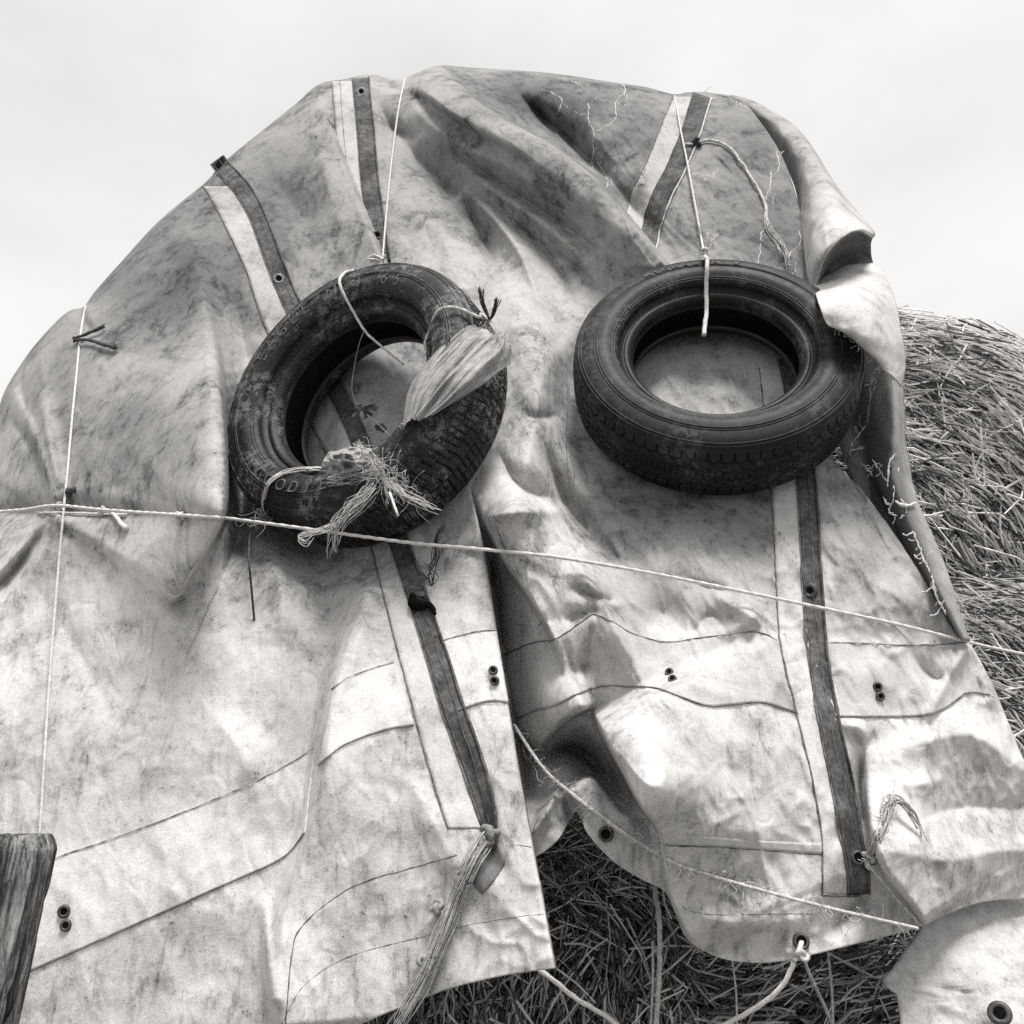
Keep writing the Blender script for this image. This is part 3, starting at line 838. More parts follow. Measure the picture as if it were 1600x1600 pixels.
# ---- free flaps: a control net of (u, v, depth) rows, smoothed both ways
def net_surface(rows, nu, nv):
    R = [catmull(r, nu) for r in rows]
    A = np.stack(R)                                   # rows x nu x 3
    out = np.stack([catmull_uniform(A[:, j], nv) for j in range(nu)], 1)
    return out
def catmull_uniform(P, n):
    P = np.asarray(P); ext = np.vstack([2 * P[0] - P[1], P, 2 * P[-1] - P[-2]])
    q = np.linspace(0, len(P) - 1, n); i = np.minimum(q.astype(int), len(P) - 2); t = (q - i)[:, None]
    p0, p1, p2, p3 = ext[i], ext[i + 1], ext[i + 2], ext[i + 3]
    return 0.5 * (2 * p1 + (p2 - p0) * t + (2 * p0 - 5 * p1 + 4 * p2 - p3) * t * t + (3 * p1 - p0 - 3 * p2 + p3) * t ** 3)
def flap(rows, name, label, tone, dirt, nu=50, nv=90, amp=0.006, seed=0.0, rag=(0, 0, 0)):
    S = net_surface(rows, nu, nv)
    sc_ = np.linspace(0, 1, nu)[None]; tr_ = np.linspace(0, 1, nv)[:, None]            # worn, uneven edges: left, right, bottom
    e_ = fbm(S[..., 1] / 31 + seed, S[..., 1] * 0 + 2, 4)
    S[..., 0] += 2 * e_ * (rag[0] * np.exp(-sc_ / .06) + rag[1] * np.exp(-(1 - sc_) / .06))
    S[..., 1] += 2 * fbm(S[..., 0] / 11 + seed, S[..., 0] * 0 + 5, 3) * rag[2] * np.exp(-(1 - tr_) / .05)
    u, v, d = S[..., 0], S[..., 1], S[..., 2]
    w = fbm(u / 60 + seed, v / 70 + seed, 3) * amp * 2.4 + amp * .7 * np.clip(1 - np.abs(fbm(u / 70 + seed, v / 55 + 4, 2)) * 5, 0, 1) ** 2
    for k_, (ang, sc_) in enumerate(((.5, 46), (1.9, 30), (2.6, 20))):
        p = u * math.cos(ang) + v * math.sin(ang); q = -u * math.sin(ang) + v * math.cos(ang)
        w = w + amp * (1.1, .8, .5)[k_] * (.5 - np.abs(fbm(p / sc_ + seed, q / (sc_ * 2.4) + seed, 2)) * 2.2)
    P = pix(u, v, d - w)
    tn = np.clip(tone(u, v) if callable(tone) else np.full(u.shape, tone), .1, .8)
    me = new_mesh(name, P.reshape(-1, 3), grid_faces(nv, nu), M_CANVAS, True, {'tone': tn.ravel(), 'dirt': np.full(tn.size, dirt)})
    o = link(name, me, tarp, label)
    sm = o.modifiers.new('thickness', 'SOLIDIFY'); sm.thickness = 0.003; sm.offset = 0
    return o
flap([[(1120, 150, 3.02), (1150, 150, 2.99), (1185, 162, 3.0), (1222, 184, 3.10)],
      [(1190, 205, 2.93), (1218, 198, 2.84), (1244, 200, 2.84), (1268, 232, 2.98)],
      [(1238, 280, 2.74), (1256, 262, 2.58), (1285, 262, 2.56), (1305, 288, 2.72)],
      [(1252, 350, 2.50), (1272, 325, 2.34), (1308, 315, 2.32), (1342, 335, 2.50)],
      [(1262, 430, 2.25), (1276, 398, 2.10), (1306, 366, 2.06), (1340, 354, 2.10), (1365, 362, 2.28)],
      [(1274, 455, 2.16), (1288, 405, 2.06), (1312, 374, 2.02), (1341, 360, 2.05), (1364, 372, 2.24)]],
     'rolled_flap', 'bright rolled canvas edge blowing above the second tyre', lambda u, v: 0.40 + 0.16 * sstep(v, 230, 380), 1.0, seed=3.1, amp=.011)
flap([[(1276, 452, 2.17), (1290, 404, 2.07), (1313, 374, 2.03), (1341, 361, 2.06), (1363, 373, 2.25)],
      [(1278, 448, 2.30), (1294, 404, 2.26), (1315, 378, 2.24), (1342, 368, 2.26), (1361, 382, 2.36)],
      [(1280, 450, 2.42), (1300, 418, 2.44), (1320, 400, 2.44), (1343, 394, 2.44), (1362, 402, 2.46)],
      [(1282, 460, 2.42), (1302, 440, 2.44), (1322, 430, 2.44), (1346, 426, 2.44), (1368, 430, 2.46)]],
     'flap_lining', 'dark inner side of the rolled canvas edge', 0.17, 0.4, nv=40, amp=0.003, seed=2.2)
flap([[(1272, 440, 2.42), (1318, 416, 2.44), (1364, 412, 2.44)],
      [(1272, 444, 2.20), (1320, 422, 2.30), (1374, 420, 2.36)],
      [(1274, 458, 2.04), (1326, 438, 2.08), (1388, 442, 2.20)],
      [(1280, 478, 1.93), (1340, 470, 1.92), (1400, 478, 2.08)],
      [(1292, 506, 1.90), (1355, 518, 1.86), (1411, 535, 1.99)],
      [(1310, 512, 1.91), (1365, 552, 1.87), (1414, 575, 1.97)],
      [(1330, 518, 1.93), (1385, 580, 1.90), (1409, 604, 1.96)]],
     'blown_flap', 'pale torn canvas corner hanging over the second tyre', 0.60, 0.8, seed=9.4, amp=0.007, rag=(1, 2, 4))
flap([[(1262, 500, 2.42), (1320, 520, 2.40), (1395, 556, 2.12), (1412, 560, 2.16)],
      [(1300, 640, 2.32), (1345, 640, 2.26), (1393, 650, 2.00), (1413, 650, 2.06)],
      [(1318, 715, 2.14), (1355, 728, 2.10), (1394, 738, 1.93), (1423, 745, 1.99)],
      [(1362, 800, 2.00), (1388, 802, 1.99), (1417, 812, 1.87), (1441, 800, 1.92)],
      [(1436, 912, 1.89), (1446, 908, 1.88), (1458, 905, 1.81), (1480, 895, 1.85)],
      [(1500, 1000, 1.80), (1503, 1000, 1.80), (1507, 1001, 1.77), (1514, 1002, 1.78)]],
     'turned_edge', 'grey cracked underside of the canvas edge beside the straw', lambda u, v: 0.14 + 0.20 * sstep(u - 0.35 * (v - 700), 1380, 1404), 0.5, amp=0.003, seed=6.6, rag=(0, 3, 0))  # deep left side darker than the strip: its shade put into the tone
corner = flap([[(1430, 1378, 1.74), (1500, 1368, 1.78), (1600, 1362, 1.84), (1720, 1362, 1.92)],
      [(1442, 1444, 1.63), (1500, 1432, 1.655), (1600, 1428, 1.71), (1720, 1435, 1.77)],
      [(1414, 1488, 1.585), (1490, 1490, 1.58), (1600, 1492, 1.61), (1720, 1500, 1.65)],
      [(1395, 1516, 1.56), (1482, 1530, 1.545), (1600, 1540, 1.55), (1720, 1550, 1.57)],
      [(1382, 1532, 1.55), (1480, 1546, 1.535), (1600, 1556, 1.53), (1720, 1566, 1.55)],
      [(1392, 1546, 1.545), (1480, 1560, 1.52), (1600, 1572, 1.52), (1720, 1584, 1.54)],
      [(1404, 1566, 1.53), (1480, 1596, 1.50), (1600, 1612, 1.485), (1720, 1630, 1.49)],
      [(1412, 1640, 1.50), (1480, 1670, 1.47), (1600, 1700, 1.45), (1720, 1720, 1.45)]],
     'hanging_corner', 'pale hanging canvas corner with a large dark eyelet', 0.58, 0.9, seed=1.7, amp=.007, rag=(6, 0, 0))
def free_eyelet(u, v, d, rpx, parent):
    P = pix(np.array(u), np.array(v), np.array(d)); n = Vector(CAM - P).normalized(); n = (n + Vector((0.0, 0, 0.25))).normalized()
    x = Vector(RGT) - n * n.dot(Vector(RGT)); x.normalize()
    return eyelet(0, 0, rpx, 'R', parent, hole_r=0.5, frame=(P, n, x, n.cross(x)))
free_eyelet(1562, 1583, 1.468, 18, corner)

# ---- pale frayed cracks in the old coating
def crack(path, which, w=0.0016, branches=3, seed=0, parent=None, net=None):
    rg = np.random.default_rng(seed)
    g = Geo()
    def jag(p, wob):
        c = catmull(p, max(8, int(np.linalg.norm(np.diff(np.array(p, float)[:, :2], axis=0), axis=1).sum() / 3)))
        c[:, :2] += np.cumsum(rg.normal(0, 0.55, (len(c), 2)), 0) * 0.6 * wob + rg.normal(0, 0.7, (len(c), 2)) * wob
        return c
    def emit(c, ww):
        if c.shape[1] == 3: Q = pix(c[:, 0], c[:, 1], c[:, 2] - 0.004)
        else: Q, _ = on(c[:, 0], c[:, 1], which, 0.0012)
        r = ww * (0.35 + 0.9 * rg.random(len(c))); r[0] *= .3; r[-1] *= .3
        g.tube(Q, r, sides=4)
    c = jag(path, 1.0); emit(c, w)
    for k in range(branches):
        i = rg.integers(1, len(c) - 1); L = rg.uniform(8, 26)
        a = rg.uniform(0, 2 * np.pi)
        p = [c[i], c[i].copy(), c[i].copy()]
        p[1] = p[1] + 0; p[1][:2] += 0.5 * L * np.array([math.cos(a), math.sin(a)])
        p[2][:2] += L * np.array([math.cos(a + .4), math.sin(a + .4)])
        emit(jag(p, 0.7), w * 0.65)
    return link('frayed_crack', g.mesh('frayed_crack', M_CRACK), parent or tarp)
CRW = .0015
for i, (p, b) in enumerate([([(918, 160), (922, 190), (930, 208), (928, 235), (926, 262)], 3), ([(970, 130), (977, 142), (962, 160), (962, 185), (945, 200), (930, 208)], 3),
                         ([(933, 252), (942, 268), (948, 285), (945, 300)], 2), ([(852, 142), (866, 148), (878, 158), (870, 180)], 2), ([(870, 122), (895, 126), (915, 136)], 1),
                         ([(1098, 160), (1125, 152), (1150, 160), (1172, 172)], 2), ([(1205, 265), (1203, 290), (1196, 312)], 2), ([(1213, 235), (1218, 260), (1212, 275)], 4),
                         ([(1192, 360), (1190, 385), (1186, 412)], 2), ([(1250, 360), (1252, 378), (1238, 392), (1234, 400)], 2), ([(1245, 410), (1242, 425), (1234, 432)], 2),
                         ([(1085, 272), (1105, 275), (1120, 280)], 5), ([(1370, 870), (1378, 895), (1376, 925)], 4), ([(1330, 925), (1345, 915), (1352, 895)], 4), ([(1400, 880), (1420, 900), (1425, 935)], 4), ([(1390, 950), (1420, 965), (1440, 990)], 3)]):
    crack(p, 'R', branches=b, seed=i, w=CRW if i < 12 else .0007)
for i, (p, b, w) in enumerate([([(1392, 566, 2.08), (1366, 578, 2.15), (1358, 620, 2.16), (1352, 660, 2.17), (1340, 680, 2.16), (1326, 700, 2.12), (1325, 716, 2.12)], 8, .002),
                            ([(1330, 705, 2.12), (1345, 700, 2.11), (1352, 698, 2.10)], 3, .002), ([(1345, 722, 2.06), (1358, 735, 2.03), (1364, 745, 2.01)], 4, .0016), ([(1362, 718, 2.03), (1372, 732, 1.99), (1378, 742, 1.97)], 4, .0016),
                            ([(1400, 708, 1.94), (1388, 725, 1.93), (1383, 760, 1.92)], 2, .002), ([(1404, 730, 1.94), (1398, 752, 1.92), (1396, 780, 1.90)], 2, .002), ([(1398, 782, 1.88), (1412, 792, 1.87), (1432, 786, 1.91)], 3, .003),
                            ([(1396, 780, 1.89), (1390, 800, 1.90), (1402, 806, 1.87)], 5, .0016), ([(1424, 830, 1.845), (1440, 865, 1.83), (1452, 892, 1.815)], 8, .002), ([(1455, 898, 1.80), (1462, 930, 1.79), (1478, 960, 1.785)], 6, .002)]):
    crack(p, None, branches=b, seed=100 + i, w=w)

# ---- dark drag marks/slits and the torn pocket near the knot
seam([(230, 625), (252, 607), (274, 592)], 'L', 'slit', r=0.0016)
seam([(886, 640), (884, 690), (886, 720), (892, 770)], 'R', 'split_line', r=0.0009)
seam([(788, 610), (795, 650), (800, 680)], 'L', 'split_line', r=0.0008) if False else None
for p in ([(778, 200), (800, 225), (830, 260), (845, 285)], [(832, 365), (850, 388), (862, 410), (876, 440)], [(960, 320), (975, 345), (985, 372), (992, 382)]):
    seam(p, 'R', 'split_line', r=0.0008)
seam([(803, 975), (820, 977), (835, 980), (848, 973)], 'R', 'split_line', r=0.001)
seam([(848, 860), (862, 905), (872, 930)], 'R', 'split_line', r=0.0008)
seam([(660, 402), (690, 392), (715, 385)], 'L', 'split_line', r=0.0007) if False else None
strip_between([(768, 1306), (757, 1330), (746, 1358), (740, 1380), (750, 1394)], [(776, 1310), (784, 1328), (790, 1347), (774, 1374), (754, 1397)], 'L', 'torn_pocket', M_BAND, 0.004, 7, 0.003, tone=0.20, dirt=0.6)

# ================================================================== TYRES
def tyre_mat(name, dust, base):
    m, t, b = base_mat(name, 0.5, 0.28)
    o = coords(t)
    n1 = noise(t, o, 9, 5, 0.65); n2 = noise(t, o, 60, 5, 0.75); n3 = noise(t, o, 330, 3, 0.8)
    k = math_(t, 'MULTIPLY', ramp(t, n1, 0.44, 0.60), ramp(t, n2, 0.46, 0.58))
    k = math_(t, 'ADD', k, math_(t, 'MULTIPLY', ramp(t, n3, 0.53, 0.66), math_(t, 'ADD', .35, math_(t, 'MULTIPLY', ramp(t, n1, .35, .6), .8))))
    v = math_(t, 'ADD', math_(t, 'MULTIPLY', k, dust), math_(t, 'MULTIPLY', ramp(t, n2, 0.3, 0.7, 0.6, 1.4), base))
    v = math_(t, 'MULTIPLY', v, ramp(t, noise(t, o, 480, 2, .9), .3, .7, .35, 1.65))
    grey_out(t, v, b)
    r = math_(t, 'ADD', 0.36, math_(t, 'MULTIPLY', n2, 0.40)); t.links.new(r, b.inputs['Roughness'])
    bump(t, math_(t, 'ADD', n2, math_(t, 'MULTIPLY', n3, 0.6)), b, 0.35, 0.002)
    return m
M_TYRE_A = tyre_mat('dusty_rubber', 0.12, 0.010)
M_TYRE_B = tyre_mat('black_rubber', 0.042, 0.004)
M_LETTER_A = flat_mat('raised_lettering_dusty', 0.10, 0.6, 0.4, 160, 0.6)
M_LETTER_B = flat_mat('raised_lettering', 0.085, 0.55, 0.4, 160, 0.7)
M_LINER = flat_mat('tyre_liner', 0.035, 0.7, 0.3, 60, 0.4)

class Tyre:
    def __init__(s, u, v, d, n_loc, Ro, rim, half, name, label, mat, lmat, group):
        s.C = pix(np.array(u), np.array(v), np.array(d))
        z = CAM - s.C; z /= np.linalg.norm(z)
        x = np.cross(UPV, z); x /= np.linalg.norm(x); y = np.cross(z, x)
        n = n_loc[0] * x + n_loc[1] * y + n_loc[2] * z; n /= np.linalg.norm(n)
        Y = y - n * (y @ n); Y /= np.linalg.norm(Y); X = np.cross(Y, n)
        s.X, s.Y, s.N = X, Y, n
        s.Ro, s.rim, s.half, s.mat, s.lmat = Ro, rim, half, mat, lmat
        s.root = empty(name, label, 'tyre', group)
        s.root.location = Vector(s.C)
    def w(s, r, th, z):
        r = np.asarray(r); th = np.asarray(th); z = np.asarray(z)
        return (r * np.cos(th))[..., None] * s.X + (r * np.sin(th))[..., None] * s.Y + z[..., None] * s.N
    def side_profile(s, k):
        """bead to shoulder, t in 0..1 -> (r, z)"""
        R, b, h = s.Ro, s.rim, s.half
        ctl = np.array([(b, .40 * h), (b + .003, .55 * h), (b + .010, .65 * h), (b + .016, .67 * h), (b + .021, .65 * h), (b + .028, .74 * h), (b + .27 * (R - b), .90 * h), (b + .45 * (R - b), 1.04 * h), (b + .62 * (R - b), 1.02 * h), (b + .78 * (R - b), .96 * h), (b + .90 * (R - b), .86 * h), (R - .0085, .77 * h), (R - .005, .735 * h)])
        c = catmull(ctl, k)
        r, z = c[:, 0].copy(), c[:, 1].copy()
        f = (r - b) / (R - b)
        for f0, a, wd in ((.30, .0012, .008), (.335, .0012, .007), (.60, .0022, .007), (.64, .0018, .007), (.86, .0020, .007), (.90, .0012, .006)):
            z += a * np.exp(-((f - f0) / wd) ** 2)
        return r, z
    def sidewall(s, sign):
        k, na = 190, 260
        r, z = s.side_profile(k)
        th = np.linspace(0, 2 * np.pi, na, endpoint=False)
        V = s.w(np.repeat(r[:, None], na, 1), np.repeat(th[None], k, 0), np.repeat(sign * z[:, None], na, 1)).reshape(-1, 3)
        Fc = grid_faces(k, na, 0, True)
        if sign < 0: Fc = Fc[:, ::-1]
        o = link('sidewall', new_mesh('sidewall', V, Fc[:, ::-1], s.mat), s.root); return o
    def tread(s, fn):
        na, nz_ = 1250, 62
        zz = np.linspace(-1, 1, nz_)
        th = np.linspace(0, 2 * np.pi, na, endpoint=False)
        TH, ZZ = np.meshgrid(th, zz)
        crown = s.Ro - .005 * np.abs(ZZ) ** 3
        r = crown - fn(TH, ZZ, s.Ro)
        r[0] = s.Ro - .0055; r[-1] = s.Ro - .0055
        V = s.w(r, TH, ZZ * .74 * s.half).reshape(-1, 3)
        link('tread', new_mesh('tread', V, grid_faces(nz_, na, 0, True), s.mat), s.root)
    def liner(s):
        R, b, h = s.Ro, s.rim, s.half
        ctl = [(b, .40 * h), (b + .001, .30 * h), (b + .014, .46 * h), (b + .4 * (R - b), .84 * h), (b + .7 * (R - b), .84 * h), (R - .016, .55 * h), (R - .013, 0), (R - .016, -.55 * h), (b + .7 * (R - b), -.84 * h), (b + .4 * (R - b), -.84 * h), (b + .014, -.46 * h), (b + .001, -.30 * h), (b, -.40 * h)]
        c = catmull(ctl, 70); na = 120
        th = np.linspace(0, 2 * np.pi, na, endpoint=False)
        V = s.w(np.repeat(c[:, :1], na, 1), np.repeat(th[None], 70, 0), np.repeat(c[:, 1:2], na, 1)).reshape(-1, 3)
        link('inner_liner', new_mesh('inner_liner', V, grid_faces(70, na, 0, True), M_LINER), s.root)
    def face_z(s, r):
        pr, pz = s.side_profile(200)
        o = np.argsort(pr); return np.interp(r, pr[o], pz[o])
    def polar(s, u, v):
        """angle and radius where the sight line (u, v) meets the front face plane"""
        O = s.C + s.N * s.half; D = pix(np.array(u), np.array(v), np.array(1.0)) - CAM
        t = ((O - CAM) @ s.N) / (D @ s.N); Q = CAM + t * D - O
        return math.atan2(Q @ s.Y, Q @ s.X), float(np.hypot(Q @ s.X, Q @ s.Y))
    def at(s, u, v, off=0.004):
        a, r = s.polar(u, v)
        z = s.face_z(min(max(r, s.rim), s.Ro - .006)) + off
        return s.C + s.w(np.array(r), np.array(a), np.array(z))
    def letters(s, text, a0, a1, r0, size, inward=False, depth_=0.0014):
        """raised characters set round the sidewall from angle a0 to a1 (clockwise as read)"""
        n = len(text)
        for i, ch in enumerate(text):
            if ch == ' ': continue
            cu = bpy.data.curves.new('glyph', 'FONT'); cu.body = ch; cu.size = size; cu.align_x = 'CENTER'; cu.extrude = depth_ / 2; cu.resolution_u = 3
            ob = bpy.data.objects.new('glyph', cu); COL.objects.link(ob)
            bpy.context.view_layer.update()
            mm = ob.evaluated_get(bpy.context.evaluated_depsgraph_get()).to_mesh()
            X = np.array([v.co[:] for v in mm.vertices]); Fc = [list(p.vertices) for p in mm.polygons]
            ob.to_mesh_clear(); bpy.data.objects.remove(ob); bpy.data.curves.remove(cu)
            if not len(X): continue
            ac = a0 + (a1 - a0) * (i / max(n - 1, 1))
            x, y = X[:, 0], X[:, 1] - 0.35 * size
            if inward: x, y = -x, -y
            r = r0 + y; a = ac - x / r0
            z = s.face_z(r) + 0.0006 + X[:, 2] + depth_ / 2
            link('letter', new_mesh('letter', s.w(r, a, z), Fc, s.lmat, False), s.root)
    def marks(s, a0, a1, r0, n, seed):
        """small moulded markings too worn to read"""
        rg = np.random.default_rng(seed); g = Geo()
        for i in range(n):
            a = a0 + (a1 - a0) * (i + rg.uniform(-.25, .25)) / n
            if rg.random() < .15: continue
            for k in range(rg.integers(1, 4)):
                da = rg.uniform(-.006, .006); dr = rg.uniform(-.0028, .0028); la, lr_ = (rg.uniform(.002, .006), .0007) if rg.random() < .5 else (.0022, rg.uniform(.0015, .0032))
                rr = r0 + dr + np.array([-lr_, -lr_, lr_, lr_] * 2); aa = a + da + np.array([-la, la, la, -la] * 2)
                zz = s.face_z(rr) + np.array([0] * 4 + [.0013] * 4)
                g.add(s.w(rr, aa, zz), [[4, 5, 6, 7][::-1], [0, 1, 5, 4], [1, 2, 6, 5], [2, 3, 7, 6], [3, 0, 4, 7]])
        link('moulded_marks', g.mesh('moulded_marks', s.lmat, False), s.root)

def tri(x): return np.abs((x % 1.0) - 0.5) * 2
def groove(x, w, soft=0.35):
    """1 inside a groove centred on 0 of half-width w"""
    return 1 - sstep(np.abs(x), w * (1 - soft), w * (1 + soft))
def tread_blocks(th, z, R):
    g = np.zeros(th.shape)
    for z0 in (-.60, -.22, .22, .60):
        g = np.maximum(g, groove(z - z0, .024))
    n = 66
    ph = th * n / (2 * np.pi)
    bend = 0.45 * np.abs(z)
    lat = (ph + bend) % 1.0 - 0.5
    g = np.maximum(g, groove(lat, .05) * (np.abs(z) > .24))
    lat2 = (ph + bend + .5) % 1.0 - 0.5
    g = np.maximum(g, groove(lat2, .05) * (np.abs(z) < .60) * 0.9)
    sip = ((ph * 2 + bend * 2 + .25) % 1.0) - 0.5
    g = np.maximum(g, .6 * groove(sip, .06) * (np.abs(z) > .64))
    return .0075 * g
def tread_zigzag(th, z, R):
    g = np.zeros(th.shape)
    n = 74
    ph = th * n / (2 * np.pi)
    zig = (tri(ph) - .5) * .11
    for z0 in (-.62, -.22, .22, .62):
        g = np.maximum(g, groove(z - z0 - zig * (1 if z0 > 0 else -1), .026))
    lat = (ph + .5) % 1.0 - 0.5
    g = np.maximum(g, .95 * groove(lat, .06) * (np.abs(z) > .66))
    chev = ((ph + 2.2 * (np.abs(z) - .42)) % 1.0) - .5
    g = np.maximum(g, .45 * groove(chev, .07) * (np.abs(z) < .58) * (np.abs(z) > .28))
    sip = ((ph * 2) % 1.0) - .5
    g = np.maximum(g, .5 * groove(sip, .10) * (np.abs(z) < .16))
    return .0072 * g

tyA = Tyre(*TYRE_A, .293, .172, .088, 'car_tyre', 'dusty worn tyre with block tread, tangled in frayed twine', M_TYRE_A, M_LETTER_A, 'car tyres weighing down the tarpaulin')
tyB = Tyre(*TYRE_B, .289, .166, .079, 'car_tyre', 'black tyre with zigzag tread hanging clear on one white cord', M_TYRE_B, M_LETTER_B, 'car tyres weighing down the tarpaulin')
for ty, fn in ((tyA, tread_blocks), (tyB, tread_zigzag)):
    ty.sidewall(1); ty.sidewall(-1); ty.tread(fn); ty.liner()
def text_arc(ty, text, p0, p1, rr, size, **k):
    a0, _ = ty.polar(*p0); a1, _ = ty.polar(*p1)
    if k.get('inward'):
        while a1 < a0: a1 += 2 * math.pi
    else:
        while a1 > a0: a1 -= 2 * math.pi
    return ty.letters(text, a0, a1, rr, size, **k)
text_arc(tyA, 'EAGLE NCT 65', (420, 562), (612, 456), .233, .036)
text_arc(tyA, 'GOODYEAR', (425, 720), (560, 765), .233, .034, inward=True)
text_arc(tyB, 'MICHELIN X', (1012, 432), (1150, 414), .252, .022)
for p0, p1, rr, n, sd in (((965, 520), (1000, 480), .205, 14, 1), ((1035, 462), (1075, 448), .212, 12, 2), ((1140, 448), (1235, 492), .207, 26, 3), ((975, 610), (1010, 640), .21, 8, 4)):
    a0, _ = tyB.polar(*p0); a1, _ = tyB.polar(*p1); tyB.marks(a0, a1, rr, n, sd)

# ================================================================== TWINES
def surf_line(path, which, n, taut=True, off=0.007):
    """cord laid over the cloth; taut cords bridge the hollows"""
    c = catmull(path, n)
    d = depth(c[:, 0], c[:, 1], which) if which in ('L', 'R') else np.minimum(depth(c[:, 0], c[:, 1], 'L'), depth(c[:, 0], c[:, 1], 'R')) if which == 'min' else which(c)
    if taut:
        s = np.r_[0, np.cumsum(np.linalg.norm(np.diff(c[:, :2], axis=0), axis=1))]
        hull = []
        for i in range(n):                                   # lower hull of depth along the cord
            while len(hull) >= 2:
                a, b = hull[-2], hull[-1]
                if (d[b] - d[a]) * (s[i] - s[a]) >= (d[i] - d[a]) * (s[b] - s[a]): hull.pop()
                else: break
            hull.append(i)
        d = np.interp(s, s[hull], d[hull])
    P = pix(c[:, 0], c[:, 1], d)
    toc = CAM - P; toc /= np.linalg.norm(toc, axis=1)[:, None]
    return P + off * toc
def smooth3(P, n):
    P = np.asarray(P, float)
    out = catmull_uniform(P, n * 3)
    s = np.r_[0, np.cumsum(np.linalg.norm(np.diff(out, axis=0), axis=1))]
    q = np.linspace(0, s[-1], n)
    return np.stack([np.interp(q, s, out[:, j]) for j in range(3)], 1)
def px3(pts, n):
    a = np.array(pts, float); return smooth3(pix(a[:, 0], a[:, 1], a[:, 2]), n)
edge = px3([(1300, 512, 1.90), (1322, 516, 1.91), (1352, 540, 1.90), (1380, 572, 1.90), (1408, 602, 1.95)], 40)
edge2 = px3([(1413, 650, 2.06), (1423, 745, 1.99), (1441, 800, 1.92), (1480, 895, 1.85), (1513, 1000, 1.78)], 60)
def stray(P, n, L, seed):
    rg = np.random.default_rng(seed); g = Geo()
    for k in range(n):
        p = P[rg.integers(0, len(P))] + rg.normal(0, .002, 3); d = np.array([rg.normal(0, .6), -.3, -1.0]); q = [p]
        for i in range(6):
            d = d / np.linalg.norm(d) + rg.normal(0, .35, 3); q.append(q[-1] + d / np.linalg.norm(d) * L * rg.uniform(.4, 1) / 6)
        g.tube(np.array(q), .0005, sides=3)
    return g
link('loose_threads', stray(edge, 40, .035, 3).mesh('loose_threads', M_CRACK), tarp, kind='stuff')
link('loose_threads', stray(edge2, 70, .03, 4).mesh('loose_threads', M_CRACK), tarp, kind='stuff')

def rope(g, P, r, lobe=0.16, sides=9):
    g.tube(P, r, sides=sides, lobes=3, twist=2 * math.pi / max(0.010, 8 * float(np.mean(r))), lobe=lobe)
def fine(P, step=0.003):
    s = np.r_[0, np.cumsum(np.linalg.norm(np.diff(P, axis=0), axis=1))]
    q = np.linspace(0, s[-1], max(6, int(s[-1] / step)))
    return np.stack([np.interp(q, s, P[:, j]) for j in range(3)], 1)
def twine(name, label, P, r, mat, cat='twine'):
    g = Geo(); rope(g, fine(P, 0.004), r)
    return link(name, g.mesh(name, mat), None, label, cat)
def knot_geo(C, size, r, seed=0):
    rg = np.random.default_rng(seed)
    t = np.linspace(0, 2 * np.pi, 60)
    Q = np.stack([np.sin(t) + 2 * np.sin(2 * t), np.cos(t) - 2 * np.cos(2 * t), -1.4 * np.sin(3 * t)], 1) / 3.0 * size
    A = Matrix.Rotation(rg.uniform(0, 6), 3, Vector(rg.normal(size=3)).normalized())
    Q = Q @ np.array(A).T + C
    return tube_geo(Q, r, sides=7, lobes=3, twist=900, lobe=.12)
def add_knot(parent, C, size, r, mat, seed=0):
    g = Geo(); g.add(*knot_geo(C, size, r, seed)); return link('knot', g.mesh('knot', mat), parent)
def bundle(P, n, spread, r, seed, taper=True, curl=0.25, ends=0.0):
    """a bundle of loose fibres running along world curve P"""
    rg = np.random.default_rng(seed); g = Geo(); m = len(P)
    s = np.linspace(0, 1, m)
    L = np.linalg.norm(np.diff(P, axis=0), axis=1).sum()
    for k in range(n):
        off = rg.normal(0, 1, 3); ph = rg.uniform(0, 6.28, 3); fr = rg.uniform(2, 7)
        amp = spread * (0.25 + 0.75 * s if taper else 1.0) if taper is not True else spread * (0.3 + 0.9 * s)
        W_ = (off[None] + curl * 2 * np.stack([np.sin(fr * s * 3 + p) for p in ph], 1)) * np.atleast_1d(amp)[:, None]
        e = int(m * rg.uniform(0.7, 1.0)); b = int(m * rg.uniform(0, 0.15))
        g.tube((P + W_)[b:max(e, b + 4)], r * rg.uniform(.6, 1.4), sides=3)
    return g
def fuzz(P, n, length, r, seed, droop=0.0):
    """fine curled fibres standing off a cord"""
    rg = np.random.default_rng(seed); g = Geo()
    for k in range(n):
        p = P[rg.integers(0, len(P))]
        d = rg.normal(0, 1, 3); d /= np.linalg.norm(d); L = length * rg.uniform(.3, 1.2)
        m = 8; Q = [p]
        for i in range(m):
            d = d + rg.normal(0, .55, 3) + np.array([0, 0, -droop]); d /= np.linalg.norm(d); Q.append(Q[-1] + d * L / m)
        g.tube(np.array(Q), r, sides=3)
    return g

